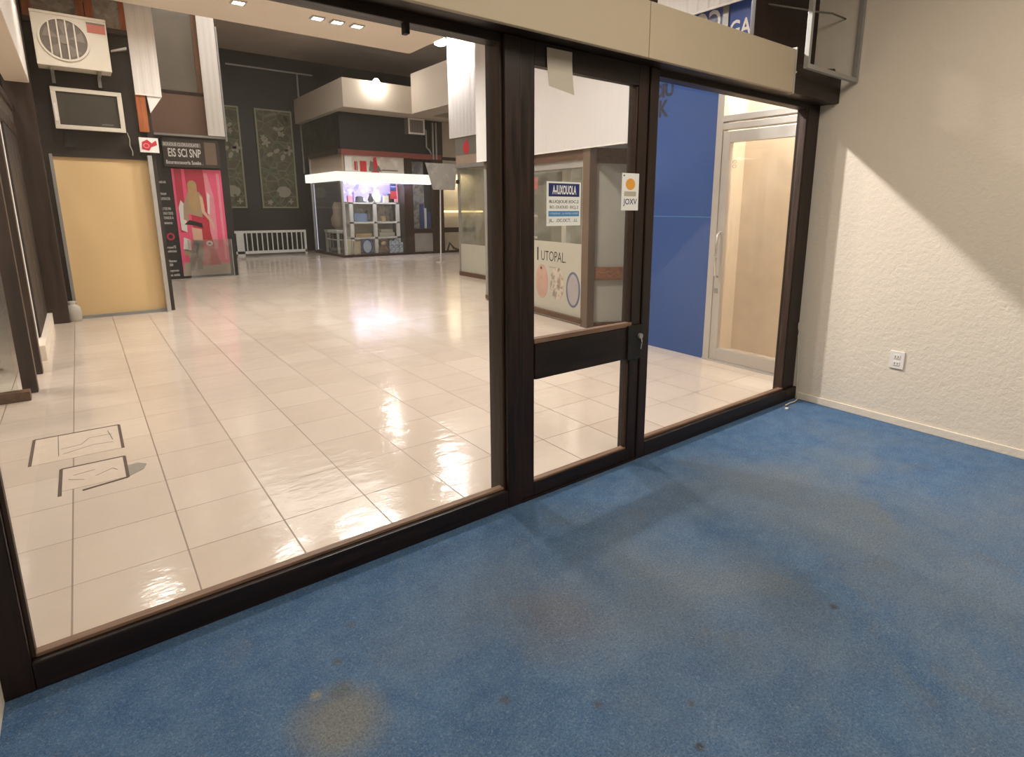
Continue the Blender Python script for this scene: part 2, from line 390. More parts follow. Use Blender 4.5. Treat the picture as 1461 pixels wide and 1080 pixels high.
# door
dr = thing('door_1', 'dark wood glazed shop door with a wide lock rail', 'door', (1.62,2.25,0), kind='structure')
MB().box(1.618,1.70,2.198,2.245,.012,2.23).build('stile', M['wood'], dr, bevel=.005)
MB().box(2.395,2.472,2.198,2.245,.012,2.23).build('stile', M['wood'], dr, bevel=.005)
MB().box(1.70,2.395,2.198,2.245,2.125,2.23).build('top_rail', M['woodx'], dr, bevel=.004)
MB().box(1.70,2.395,2.198,2.245,.012,.085).build('bottom_rail', M['woodx'], dr, bevel=.004)
MB().box(1.70,2.395,2.192,2.25,.648,.83).build('lock_rail', M['woodx'], dr, bevel=.004)
MB().box(1.70,2.40,2.196,2.236,.832,.858).build('glazing_bead', M['woodedge'], dr, bevel=.003)
MB().box(1.70,2.395,2.205,2.24,.085,.097).build('glazing_bead', M['woodedge'], dr, bevel=.003)
MB().box(2.383,2.395,2.205,2.24,.1,2.12).build('glazing_bead', M['woodedgez'], dr, bevel=.003)
MB().box(1.70,2.395,2.222,2.227,.85,2.128).build('upper_pane', M['pane'], dr)
MB().box(1.70,2.395,2.222,2.227,.09,.652).build('lower_pane', M['pane'], dr)
lk = MB().box(2.36,2.475,2.180,2.20,.64,.84).build('lock_plate', M['blackm'], dr, bevel=.004)
MB().cyl((2.452,2.18,.775),(2.452,2.166,.775),.016,16).build('lock_cylinder', M['steel'], lk)
MB().tube([(2.452,2.166,.768),(2.452,2.160,.745),(2.452,2.166,.70)],.004).build('key', M['chrome'], lk)
MB().box(1.616,2.474,2.19,2.30,0,.011).build('threshold', M['woodx'], dr)
# lintel and panel above
struct('trim_1', MB().box(-.36,4.36,2.085,2.35,2.23,2.41), M['woodx'], 'dark wood lintel beam above the shop window and door', 'beam', bevel=.006)
t2 = thing('trim_2', 'long beige painted panel fixed along the lintel beam', 'panel', (1.6,2.07,2.22), kind='structure')
for k, (a, b) in enumerate(((-.36,2.30),(2.304,3.67))):
    MB().box(a,b,2.058,2.084,2.222,2.478).build('board', M['header'], t2, bevel=.003)
MB().box(3.67,3.682,2.055,2.086,2.215,2.49).build('end_strip', M['alu'], t2)
MB().cyl((3.69,2.07,2.35),(3.712,2.07,2.35),.007,8).build('bolt', M['white'], t2)
# clerestory posts above the lintel
def post(n, x0, x1, lab):
    return struct(n, MB().box(x0,x1,2.24,2.33,2.41,3.3), M['wood'], lab, 'post', bevel=.005)
post('trim_3', 2.40, 2.56, 'dark wood post standing on the lintel above the door jamb')
struct('trim_4', MB().box(3.56,4.36,2.295,2.33,2.41,3.3), M['wood'], 'dark wood panel above the lintel next to the right wall', 'panel', bevel=.004)
struct('trim_5', MB().box(-.36,2.40,2.26,2.33,2.41,3.3), M['wood'], 'added dark wood boarding blocking light above the lintel over the big window', 'panel')  # boarding added to stop gallery light leaking over the lintel
struct('trim_11', MB().box(2.56,3.54,2.26,2.33,2.86,3.3), M['wood'], 'unseen added dark board blocking light above the small opening over the lintel', 'panel')  # out-of-view board added to block light through the upper opening
# open metal frame in the upper right corner
F = FY(3.66,1.985,2.352)
o = MB()
for (a,b,c,d) in ((0,.695,0,.028),(0,.026,.028,.74),(.669,.695,.028,.74),(0,.695,.712,.74)): o.prect(F,a,b,c,d,-.012,.018)
hf = o.build('open_hatch', M['alud'], bevel=.002); tag(hf, 'open square aluminium frame hung above the lintel by the right wall', 'frame')
o = MB().tube([(3.70,2.296,2.80),(3.85,2.15,2.765),(4.02,2.14,2.78),(4.2,2.12,2.80),(4.36,2.1,2.79)],.006)
tag(o.build('loose_wire', M['greyink'], smooth=True), 'thin loose grey wire hanging behind the aluminium frame', 'wire')
o = MB().hexa([(4.14,2.10,2.41),(4.30,2.09,2.41),(4.33,2.24,2.41),(4.12,2.24,2.41)],[(4.15,2.11,2.44),(4.28,2.10,2.455),(4.31,2.24,2.46),(4.14,2.24,2.45)])
tag(o.build('timber_offcut', M['wood'], bevel=.004), 'dark timber offcut lying on the lintel behind the aluminium frame', 'timber')

tag(MB().box(1.08,1.10,2.215,2.25,2.155,2.20).build('black_peg', M['blackm'], bevel=.003), 'small black peg under the lintel at the top of the big window', 'peg')
# socket, cord, notices
F = FX(4.36,1.496,.465)
so = thing('electrical_outlet', 'white double electrical outlet on the right stucco wall', 'outlet', (4.36,1.496,.465))
MB().prect(F,-.046,.046,-.062,.062,0,.009).build('cover_plate', M['white'], so, bevel=.003)
for v in (-.024,.024):
    q = MB().prect(F,-.02,.02,v-.015,v+.015,.009,.012).build('socket', M['white'], so, bevel=.002)
    MB().prect(F,-.012,-.008,v-.008,v+.006,.0118,.0124).prect(F,.006,.010,v-.008,v+.006,.0118,.0124).build('slot', M['ink'], q)
cord = [(4.33,2.205,.62),(4.318,2.20,.58),(4.33,2.195,.54),(4.305,2.19,.515),(4.312,2.185,.49),(4.30,2.182,.46),(4.305,2.178,.42),(4.302,2.172,.30),(4.31,2.168,.16),(4.315,2.16,.05),(4.30,2.145,.012),(4.24,2.135,.008),(4.17,2.14,.008),(4.10,2.13,.009)]
tag(MB().tube(cord,.0055).build('electric_cord', M['greyp'], smooth=True), 'loose white cord running down the corner post onto the blue carpet', 'cord')
tag(MB().box(4.03,4.055,2.08,2.10,0,.014).build('connector_plug', M['white'], bevel=.004), 'tiny white plug lying on the carpet by the corner', 'plug')
# paper taped to the door head
F = Frame((1.765,2.195,2.03),(1,-.04,0))
pp = MB()
for a in range(6):
    z0, z1 = a/6, (a+1)/6
    f = lambda u, z: F.w(u, .18*z + (.012 if u < .05 else -.012)*(1-z), .001+.02*(1-z)**2)
    pp.hexa([f(.0,z0),f(.148,z0),f(.148,z1),f(.0,z1)], [f(.0,z0)+Vector((0,-.0012,0)),f(.148,z0)+Vector((0,-.0012,0)),f(.148,z1)+Vector((0,-.0012,0)),f(.0,z1)+Vector((0,-.0012,0))])
tag(pp.build('paper_sheet', M['greyp']), 'blank grey sheet of paper taped over the top of the door', 'paper')
# rent notice stuck to the door glass
F = FY(1.79,2.221,1.408)
sg = thing('rental_notice', 'blue and white printed rental notice stuck to the door glass', 'sign', (1.90,2.221,1.408))
MB().prect(F,0,.222,0,.213,0,.0015).build('sheet', M['whitep'], sg)
MB().prect(F,.012,.212,.142,.205,.0015,.002).build('navy_band', M['navy'], sg)
MB().prect(F,.012,.212,.046,.072,.0015,.002).build('blue_band', M['sky'], sg)
text('lettering', 'A-IUXOUOLA', F, .036,.152,.155,.044, M['whitep'], sg, .0022, .03)
text('lettering', 'BLUOJOUE EOC.2', F, .016,.106,.192,.019, M['ink'], sg, .0018, .015)
text('lettering', 'BO..OUOUD  EICJ..2', F, .020,.080,.186,.018, M['ink'], sg, .0018, .01)
text('lettering', 'I OIJOUI ..U EIOJ UOJE', F, .018,.054,.186,.010, M['whitep'], sg, .0022)
text('lettering', 'JIL..  ,OC.OCT,  ..LL', F, .014,.014,.188,.020, M['ink'], sg, .0018, .01)
# sun notice
F = FY(2.283,2.197,1.483)
sn = thing('sun_notice', 'small white notice with an orange sun stuck to the door stile', 'sign', (2.35,2.197,1.483))
MB().prect(F,0,.132,0,.195,0,.0015).build('sheet', M['whitep'], sn)
MB().pellipse(F,.066,.138,.036,.030,.0015,.0021,24).build('orange_sun', M['orangep'], sn)
MB().prect(F,.02,.112,.075,.10,.0015,.002).build('grey_band', M['greyp'], sn)
MB().pellipse(F,.016,.182,.006,.004,.0015,.002,10).build('corner_mark', M['navy'], sn)
text('lettering', 'JOXV', F, .014,.022,.106,.040, M['navy'], sn, .0019, .01)

# ------------------------------------------------------------------ gallery shell
struct('ceiling.001', MB().box(-7,4.69,2.34,9.5,4.0,4.15), M['ceil'], 'beige lower ceiling of the gallery with recessed square lights', 'ceiling')
struct('ceiling.002', MB().box(-7,14,2.34,23,6.1,6.2), M['void'], 'dark high ceiling over the far end of the gallery', 'ceiling')
struct('trim_6', MB().box(-7,14,10.6,10.8,5.35,6.1), M['void'], 'dull brown beam hanging under the high ceiling', 'beam')
struct('wall_far', MB().box(-7,14,20.5,20.65,0,6.2), M['black'], 'black painted far wall carrying two mosaic panels', 'wall')
tag(MB().box(4.05,6.6,20.46,20.5,5.66,5.70).build('ceiling_conduit', M['alud']), 'thin pale conduit along the top of the black far wall', 'conduit')
tag(MB().box(6.09,6.13,20.44,20.5,2.55,5.66).build('wall_conduit', M['alud']), 'thin pale vertical conduit at the right end of the black far wall', 'conduit')
# crosswall with the yellow board and air conditioners
struct('wall_left.001', MB().box(-.45,.80,9.8,9.95,2.13,4.0).box(-.45,-.17,9.8,9.95,0,2.13).box(.88,.95,9.8,9.95,0,2.9), M['darkboard'], 'dark brown board wall carrying the two air conditioners', 'wall')
struct('wall_left.002', MB().box(.88,.95,9.95,14.2,0,2.9), M['darkboard'], 'dark side wall behind the yellow board', 'wall')
yb = thing('yellow_board', 'large plain yellow board in a grey metal frame closing a shopfront', 'board', (.35,9.8,0))
MB().box(-.16,.86,9.80,9.83,.03,2.12).build('board', M['yellow'], yb)
MB().box(-.19,-.155,9.77,9.83,0,2.13).build('frame_stile', M['steel'], yb)
MB().box(.845,.895,9.70,9.83,0,2.16).build('frame_stile', M['alu'], yb)
MB().box(-.155,.845,9.75,9.83,0,.04).build('bottom_rail', M['steel'], yb)
MB().box(-.155,.845,9.77,9.83,2.10,2.135).build('top_rail', M['darkboard'], yb)
bg = MB().lathe((-.20,9.62,0), [(.07,0),(.085,.03),(.09,.12),(.08,.19),(.045,.22),(.035,.235),(.055,.26),(.02,.268)], 14, .7)
tag(bg.build('plastic_jug', M['plastic'], smooth=True), 'cloudy plastic jug on the floor at the left foot of the yellow board', 'jug')
# condenser unit
F = FY(-.15,9.42,3.13)
ac = thing('condenser_unit', 'cream outdoor condenser with a round fan mounted above the window unit', 'air conditioner', (.21,9.6,3.13))
b = MB().box(-.15,.565,9.42,9.72,3.13,3.73).build('casing', M['acbody'], ac, bevel=.012)
for v in (0,.572): MB().prect(F,.0,.715,v,v+.03,0,.012).build('edge_trim', M['acbody'], ac, bevel=.003)
MB().pellipse(F,.285,.31,.225,.225,0,.004,36).build('fan_opening', M['grille'], ac)
fb = MB()
for k in range(5):
    a = k*2*PI/5+.3
    fb.plate(F,[(.285+.05*math.cos(a),.31+.05*math.sin(a)),(.285+.20*math.cos(a-.35),.31+.20*math.sin(a-.35)),(.285+.205*math.cos(a+.25),.31+.205*math.sin(a+.25))],.005,.008)
fb.pellipse(F,.285,.31,.05,.05,.004,.012,16).build('fan', plain('fan_blade', S(132,122,110), .5), ac)
MB().pring(F,.285,.31,.245,.245,.022,.0,.016,36).build('fan_ring', M['acbody'], ac)
for u in (.155,.235,.315,.395):
    h = math.sqrt(.225**2-(u-.285)**2)
    MB().prect(F,u-.007,u+.007,.31-h,.31+h,.014,.022).build('guard_bar', M['acbody'], ac)
MB().prect(F,.52,.70,.43,.53,.001,.004).build('red_badge', plain('faded_red_badge', S(190,110,92), .5), ac)
MB().prect(F,.518,.702,.53,.548,.001,.004).build('dark_strip', M['greyink'], ac)
for x in (-.04,.42):
    MB().box(x,x+.035,9.46,9.80,3.09,3.13).box(x,x+.035,9.74,9.80,2.98,3.13).build('bracket', M['steel'], ac)
tag(MB().hexa([(.60,9.70,3.43),(.60,9.74,3.43),(.60,9.74,3.45),(.60,9.70,3.45)],[(.77,9.70,3.485),(.77,9.80,3.485),(.77,9.80,3.515),(.77,9.70,3.515)]).build('bracket_arm', M['alu']), 'short white metal arm sticking out of the dark wall beside the condenser', 'bracket')
# window unit below
wa = thing('window_air_conditioner', 'old air conditioner with a dark front in a white frame above the yellow board', 'air conditioner', (.28,9.7,2.43))
F = FY(-.075,9.66,2.43)
MB().box(-.06,.63,9.67,9.80,2.44,2.92).build('casing', M['greyink'], wa)
MB().pframe(F,0,.715,0,.495,.05,-.02,.03).build('white_frame', M['acbody'], wa, bevel=.004)
MB().prect(F,.05,.665,.05,.445,-.02,.008).build('front_panel', plain('dark_front', S(66,62,54), .4, var=.1), wa)
text('lettering', 'cnlinur', F, .47,.075,.12,.025, M['alud'], wa, .009)
MB().prect(F,.01,.032,.09,.30,.03,.04).build('clip', M['whitep'], wa)
tag(MB().tube([(.655,9.72,2.44),(.675,9.74,2.36),(.668,9.74,2.28),(.69,9.74,2.20),(.685,9.74,2.15)],.006).build('hanging_cable', M['plastic']), 'short pale cable hanging from the right of the window unit', 'cable')
tag(MB().box(.0,.085,9.74,9.80,2.22,2.43).build('support_block', M['blackm']), 'black support block under the window unit', 'block')
# timber windows above the condenser
tw = thing('window_3', 'orange timber window with patterned glass above the condenser', 'window', (.35,9.8,3.7), kind='structure')
for (x0,x1) in ((-.22,-.13),(.30,.38),(.39,.47),(.74,.83)): MB().box(x0,x1,9.74,9.82,3.70,5.0).build('jamb', M['orange'], tw)
MB().box(-.13,.30,9.77,9.79,3.72,5.0).build('pane', M['gwin'], tw); MB().box(.47,.74,9.77,9.79,3.72,5.0).build('pane', M['gwin'], tw)
MB().box(-.22,.83,9.72,9.82,3.66,3.72).build('bottom_rail', M['brown'], tw)
# column and shopfront on the left
struct('trim_7', MB().box(-.50,-.24,9.52,9.80,0,3.9), M['brown'], 'dark wood corner column left of the yellow board', 'column', bevel=.008)
sf = thing('window_4', 'dark wood glazed shopfront along the left side of the gallery', 'window', (-.47,7.5,0), kind='structure')
MB().box(-.52,-.425,6.06,6.16,0,2.5).build('post', M['brown'], sf, bevel=.005)
MB().box(-.50,-.42,6.72,6.84,0,2.5).build('post', M['brown'], sf, bevel=.005)
MB().box(-1.6,-.46,5.83,5.93,0,.075).build('bottom_rail', M['brownx'], sf, bevel=.005)
MB().box(-.50,-.44,6.16,9.6,2.28,2.40).build('lintel', M['brown'], sf, bevel=.004)
MB().box(-.50,-.44,5.9,9.6,2.58,2.66).build('lintel', M['brown'], sf, bevel=.004)
MB().box(-1.6,-.50,5.86,5.88,2.1,2.4).build('head_rail', M['brown'], sf)
MB().box(-1.6,-.53,5.876,5.884,.075,2.1).build('pane', M['pane2'], sf)
MB().box(-.475,-.468,6.84,7.75,.15,2.28).build('reflection_strip', M['whitep'], sf)  # white strip painted in for the reflection on the pane
MB().box(-.49,-.45,7.75,9.52,.16,2.28).build('dark_panel', M['darkboard'], sf)
MB().box(-.485,-.455,6.84,9.6,2.40,2.58).build('glass_strip', M['greyglass'], sf)
MB().box(-.50,-.405,7.3,9.52,0,.15).build('plinth', M['ceil'], sf)
sb = MB().lathe((-.92,7.1,0), [(.16,0),(.20,.08),(.19,.25),(.12,.36),(.05,.40)], 12, .8)
tag(sb.build('grey_sack', M['greyink'], smooth=True), 'dull grey sack on the floor inside the left shopfront', 'sack')
struct('wall_left.003', MB().box(-2.6,-2.5,2.4,9.8,0,4.0), M['wall_smooth'], 'pale wall inside the shop at the far left', 'wall')

def corrugated(name, L, z0, z1, mat, label, pitch=.09, depth=.018, group='white corrugated fascia panels', body=.0, cap=True):
    """ribbed sheet along plan line L; ribs stand upright, sheet faces the left of A->B"""
    prof = []; u = 0.0
    while u < L.len-1e-6:
        for a, d in ((0,0),(.35,0),(.5,depth),(.85,depth)):
            if u+a*pitch < L.len: prof.append((u+a*pitch, d))
        u += pitch
    prof.append((L.len, 0))
    prof += [(L.len, -.012-body), (0, -.012-body)]
    root = thing(name, label, 'fascia', (*L.p(L.len/2,0), z0), group)
    q = [L.p(a,d) for a,d in prof]
    MB().hexa([(x,y,z0) for x,y in q], [(x,y,z1) for x,y in q]).build('ribbed_sheet', mat, root)
    if cap:
        MB().lbox(L,0,L.len,-.014-body,.003,z0-.012,z0+.004).build('bottom_edge', M['whitep'] if body < .1 else M['ceil'], root)
    return root
# left side fascia, seen from below
corrugated('shop_fascia', Line((-.26,9.62),(-.26,4.2)), 2.93, 3.995, M['white'], 'white corrugated fascia panel over the left shopfront, top left corner', .12, .006, body=.20)
corrugated('shop_fascia', Line((1.10,9.72),(.80,9.72)), 2.95, 4.9, M['white'], 'narrow white panel hanging right of the condenser above an orange timber post', .10, .002)
tag(MB().hexa([(.93,9.74,2.94),(1.10,9.74,2.94),(.95,9.74,2.72)],[(.93,9.79,2.94),(1.10,9.79,2.94),(.95,9.79,2.72)]).build('folded_flap', M['whitep']), 'small folded white flap under the narrow panel beside the condenser', 'flap')
struct('trim_8', MB().box(.80,.91,9.745,9.80,2.47,2.95), M['orange'], 'orange timber post under the narrow white panel', 'post')
# ------------------------------------------------------------------ boutique with the pink poster
Yb = 14.0
struct('wall_left.004', MB().box(1.2,2.62,Yb+.03,Yb+.2,0,2.88), M['blackm'], 'black wall behind the pink poster', 'wall')
bx = thing('window_5', 'brown upper window with a wide board below it, over the boutique sign', 'window', (1.85,Yb,2.88), kind='structure')
MB().box(1.36,2.34,Yb-.01,Yb+.03,2.90,3.66).build('brown_board', plain('brown_board', S(122,94,78), .6, var=.12, scale=2), bx)
MB().box(1.45,2.22,Yb,Yb+.02,3.72,5.2).build('pane', M['greyglass'], bx)
MB().box(1.2,2.5,Yb-.02,Yb+.03,5.2,5.3).build('head_rail', M['brown'], bx)
MB().box(1.36,2.34,Yb-.02,Yb+.03,3.66,3.72).build('middle_rail', M['brown'], bx)
MB().box(2.22,2.36,Yb-.02,Yb+.03,3.72,5.2).build('jamb', wood('mid_brown_jamb', S(104,74,54), S(140,104,78)), bx)
MB().box(1.36,1.45,Yb-.02,Yb+.03,3.72,5.2).build('jamb', M['brown'], bx)
MB().box(1.2,2.62,Yb-.03,Yb+.05,5.3,6.1).build('upper_board', M['brown'], bx)
tag(MB().box(1.36,2.60,Yb-.14,Yb-.02,2.845,2.885).build('ledge', M['alud']), 'thin pale ledge running above the boutique sign', 'ledge')
corrugated('shop_fascia', Line((2.60,Yb-.16),(2.29,Yb-.16)), 2.905, 6.0, M['white'], 'tall narrow white panel standing above the boutique sign', .10, .002)
tag(MB().box(2.61,2.64,Yb-.15,Yb-.10,2.8,5.0).build('metal_strip', M['alud']), 'thin grey metal strip beside the tall white panel', 'strip')
# signs
F = FY(1.48,Yb-.10,2.255)
si = thing('boutique_sign', 'dark boutique sign with big pale lettering above the pink poster', 'sign', (1.95,Yb-.1,2.255))
MB().box(1.48,2.47,Yb-.10,Yb+.03,2.255,2.80).build('sign_box', plain('dark_sign_face', S(58,48,42), .45), si)
MB().prect(F,.72,.93,.06,.50,.0,.004).build('tan_picture', plain('tan_picture', S(122,104,88), .5, var=.2, scale=8), si)
MB().prect(F,-.005,.66,.385,.475,.0,.004).build('grey_band', plain('sign_band', S(132,126,116), .5, var=.2, scale=20), si)
text('lettering', 'BOUOUE CLOIUUOLATE', F, .02,.40,.60,.06, M['whitep'], si, .006, .01)
text('lettering', 'EIS SCI SNP', F, .08,.19,.57,.165, M['whitep'], si, .005, .02)
text('lettering', 'Boureoceoorla Soeiio .', F, .03,.05,.64,.075, M['whitep'], si, .005, .015)
F = FY(.772,9.68,2.20)
s2 = thing('red_sign', 'small white sign with a red printed drawing above the corner of the yellow board', 'sign', (.88,9.68,2.20))
MB().box(.772,.988,9.68,9.745,2.20,2.39).build('sign_box', M['whitep'], s2)
MB().plate(F,[(.02,.04),(.10,.02),(.13,.07),(.20,.10),(.19,.16),(.14,.12),(.09,.165),(.03,.13)],.001,.003).build('red_drawing', M['red'], s2)
MB().pring(F,.075,.085,.035,.032,.009,.003,.004,16).build('pale_scroll', M['lpink'], s2)
# black text column
F = FY(1.29,Yb+.0,0)
tb = thing('text_board', 'tall black board with white lines of text left of the pink poster', 'sign', (1.42,Yb,0))
MB().box(1.29,1.585,Yb,Yb+.027,0,2.24).build('board', M['blackm'], tb)
for v, w, s in ((1.93,.13,'leoalcuds'),(1.70,.12,'viocor'),(1.60,.17,'aLFON DIS'),(1.40,.16,'SU TOD PIN'),(1.31,.19,'YUNO ODOS'),(1.22,.19,'TONIOS A'),(1.12,.16,'ceiverco'),(.63,.17,'oroueoTE'),(.55,.17,'bolerioio'),(.35,.15,'Alaceo'),(.27,.08,'coo'),(.14,.17,'unparoto'),(.06,.18,'ou ooiic')):
    text('lettering', s, F, .05, v, w, .055, M['whitep'], tb, .002, .012)
MB().pring(F,.15,.87,.07,.075,.03,.0,.003,20).build('red_emblem', M['dpink'], tb)
# poster
F = FY(1.585,Yb-.01,.05); ph = 2.17; pw = .885
po = thing('pink_poster', 'tall pink poster of a blond person seen from behind in a beige top', 'poster', (2.0,Yb-.01,.05))
MB().prect(F,0,pw,0,ph,-.02,0).build('print', M['pink'], po)
MB().plate(F,[(.30,.25),(.50,.25),(.62,1.0),(.55,ph),(.22,ph),(.26,1.2)],.0,.001).plate(F,[(.04,.9),(.16,.9),(.17,ph),(.04,ph)],.0,.001).build('curtain_folds', M['dpink'], po)
MB().plate(F,[(.58,.55),(.70,.55),(.71,1.6),(.62,2.1),(.56,2.1)],.0,.0012).plate(F,[(.80,.3),(.84,.3),(.84,2.1),(.79,2.1)],0,.0012).build('pale_folds', M['lpink'], po)
MB().plate(F,[(0,0),(pw,0),(pw,.22),(.5,.30),(.03,.28)],.001,.0018).build('floor_area', M['greyp'], po)
for q in ([(.06,.95),(.16,.90),(.17,1.45),(.10,1.55),(.05,1.40)],[(.56,1.28),(.60,1.26),(.63,1.66),(.59,1.72)],[(.05,.55),(.19,.50),(.20,.74),(.08,.80)]): MB().plate(F,q,.001,.002).build('white_shape', M['whitep'], po)
MB().plate(F,[(.06,.42),(.18,.40),(.20,.52),(.06,.56)],.001,.002).build('brown_shapes', M['brass'], po)
fg = MB().plate(F,[(.20,1.28),(.46,1.20),(.50,1.62),(.44,1.72),(.24,1.70),(.14,1.45),(.12,1.16),(.22,1.12)],.002,.003).build('printed_person', M['topc'], po)
MB().plate(F,[(.22,1.15),(.44,1.08),(.45,.98),(.30,1.04),(.12,1.06)],.003,.004).build('dark_skirt', M['blackm'], fg)
MB().plate(F,[(.24,1.0),(.42,.96),(.42,.70),(.25,.72)],.002,.0035).plate(F,[(.44,1.66),(.50,1.60),(.52,1.32),(.64,1.12),(.60,1.10),(.46,1.30)],.003,.0042).pellipse(F,.635,1.04,.025,.08,.003,.0042,10,.2).build('printed_skin', M['skin'], fg)
MB().plate(F,[(.24,.74),(.42,.72),(.41,.66),(.23,.68)],.004,.005).plate(F,[(.14,.12),(.20,.12),(.36,.67),(.24,.67),(.15,.36)],.003,.0045).plate(F,[(.26,.12),(.36,.12),(.41,.67),(.30,.67)],.003,.0045).build('printed_stockings', M['greyink'], fg)
MB().pellipse(F,.33,1.84,.085,.11,.004,.005,20).plate(F,[(.25,1.84),(.41,1.84),(.42,1.55),(.36,1.25),(.24,1.45)],.004,.0048).build('printed_hair', M['hair'], fg)
MB().plate(F,[(.34,.20),(.72,.20),(.62,.60),(.56,1.02),(.46,.98),(.43,.60)],.002,.0028).build('red_cloth', M['red'], po)
MB().pring(F,.535,.66,.065,.055,.035,.003,.0045,16).build('white_flower', M['whitep'], po)
gs = thing('glass_screen', 'low smoked glass screen standing in front of the pink poster', 'screen', (2.1,Yb-.16,0))
MB().box(1.70,2.50,Yb-.17,Yb-.162,.02,.80).build('pane', M['smoke'], gs)
MB().box(1.66,2.52,Yb-.185,Yb-.147,0,.022).box(2.50,2.515,Yb-.175,Yb-.157,.02,.80).build('metal_edge', M['alud'], gs)
for x, y in ((2.05,12.9),(2.32,12.35)):
    pass
# ------------------------------------------------------------------ far wall: mosaics and railing
def mosaic(x0, x1, lab):
    root = thing('mosaic_panel', lab, 'wall panel', ((x0+x1)/2,20.45,1.42), 'floral mosaic panels')
    F = FY(x0,20.45,1.42); w = x1-x0; h = 3.06
    MB().prect(F,0,w,0,h,-.048,0).build('field', M['mosaic'], root)
    MB().pframe(F,0,w,0,h,.045,0,.03).build('border', plain('green_grey_border', S(136,140,112), .5), root)
    lf = MB()
    def flower(u, v, r, n=5, a0=0.0):
        fl = MB()
        for k in range(n):
            a = a0+2*PI*k/n
            fl.pellipse(F,u+r*.6*math.cos(a),v+r*.6*math.sin(a),r*.55,r*.3,.0,.012,10,a)
        fl.build('flower_relief', plain('pale_relief', S(150,146,128), .5, var=.15, scale=9), root)
    flower(w*.62,h*.80,.16,3,.6); flower(w*.24,h*.67,.13,5); flower(w*.42,h*.57,.2,2,.5); flower(w*.72,h*.56,.2,2,-.5+PI/2)
    flower(w*.86,h*.60,.14,4); flower(w*.70,h*.76,.08,5); flower(w*.18,h*.72,.08,5); flower(w*.22,h*.06,.08,5); flower(w*.8,h*.07,.08,4)
    MB().pellipse(F,w*.62,h*.17,.22,.18,0,.008,16).build('round_relief', plain('pale_relief', S(150,146,128)), root)
    rr = random.Random(int(x0*100))
    for k in range(34):
        lf.pellipse(F, rr.uniform(.1,w-.1), rr.uniform(.1,h-.1), rr.uniform(.05,.13), rr.uniform(.02,.05), 0, .009, 8, rr.uniform(0,PI))
    for k in range(4):
        u = w*(.2+.2*k); lf.pring(F,u,h*(.3+.16*(k%3)),.16,.3,.02,0,.008,18)
    lf.build('leaf_relief', plain('green_relief', S(84,98,70), .5, var=.2, scale=9), root)['kind'] = 'stuff'
    return root
mosaic(3.30, 4.27, 'floral mosaic panel on the black wall, partly behind the pink poster')
mosaic(4.72, 5.83, 'floral mosaic panel fully in view on the black wall above the railing')
rl = thing('railing', 'low white metal railing with upright bars in front of the black wall', 'railing', (4.5,19.3,0))
MB().box(2.6,5.66,19.27,19.33,.68,.75).build('top_rail', M['rail'], rl)
MB().box(2.6,5.66,19.27,19.33,.06,.14).build('bottom_rail', M['rail'], rl)
for x in (5.60,3.64): MB().box(x,x+(.06 if x > 5 else .2),19.27,19.33,0,.68).build('post', M['rail'], rl)
for x in [2.75+.145*k for k in range(20)]:
    if not (3.55 < x < 3.88) and x < 5.58: MB().box(x,x+.028,19.285,19.315,.14,.68).build('bar', M['rail'], rl)

# ------------------------------------------------------------------ corner gift shop with the lit band
struct('wall_far.001', MB().box(6.2,9.4,16.97,17.05,3.08,4.3).box(6.12,6.2,16.97,20.5,3.08,4.3), M['black'], 'black upper wall above the corner gift shop', 'wall')
struct('trim_9', MB().box(5.95,11,16.1,16.97,4.11,4.86).box(5.95,6.4,16.97,20.5,4.11,4.86), M['soffit'], 'cream boxed soffit over the corner gift shop', 'soffit', bevel=.01)
struct('trim_10', MB().box(7.95,8.6,10.5,16.1,4.11,5.2), M['soffit'], 'cream boxed soffit along the right side of the gallery', 'soffit', bevel=.01)
struct('wall_far.002', MB().box(9.7,13,17.6,17.7,0,4.2), M['wall_smooth'], 'beige wall behind the display case far right', 'wall')
sl = thing('spot_lamp', 'bright bare spot lamp at the top of the cream soffit', 'lamp', (6.86,16.02,4.78))
MB().cyl((6.86,16.10,4.82),(6.86,16.02,4.82),.05,14).build('base', M['alu'], sl)
MB().lathe((6.86,15.97,4.74), [(.03,0),(.075,.03),(.09,.09),(.06,.15),(.03,.17)], 14).build('bulb', M['lampw'], sl, smooth=True)
ks = thing('gift_shop_front', 'glass corner front of the gift shop under a glowing band', 'shopfront', (6.1,17.0,0), kind='structure')
fr = MB().box(6.06,6.12,16.97,17.03,0,2.2).box(6.0,6.05,19.5,19.56,0,3.0)
fr.build('corner_post', M['alu'], ks)
MB().box(6.125,6.15,17.03,17.055,.1,2.18).build('corner_glow', M['tube'], ks)  # glowing strip added for the lit look of the corner post
MB().box(6.05,6.07,19.40,19.43,.1,2.18).build('edge_glow', M['tube'], ks)  # same added glow along the far edge
MB().box(8.02,8.30,16.95,17.05,0,3.08).build('end_post', M['brown'], ks)
MB().box(6.06,8.05,16.95,17.05,0,.07).build('plinth', M['brown'], ks)
MB().hexa([(6.04,16.97,0),(6.10,16.97,0),(6.04,19.56,0),(5.98,19.56,0)],[(6.04,16.97,.07),(6.10,16.97,.07),(6.04,19.56,.07),(5.98,19.56,.07)]).build('plinth', M['brown'], ks)
MB().box(6.12,8.02,16.99,17.0,.07,2.2).build('pane', M['pane2'], ks)
MB().hexa([(6.06,17.03,.07),(6.07,17.03,.07),(6.02,19.5,.07),(6.01,19.5,.07)],[(6.06,17.03,2.2),(6.07,17.03,2.2),(6.02,19.5,2.2),(6.01,19.5,2.2)]).build('pane', M['pane2'], ks)
lb = MB().box(6.02,8.86,16.72,16.96,2.21,2.46).build('light_band', M['led'], ks)
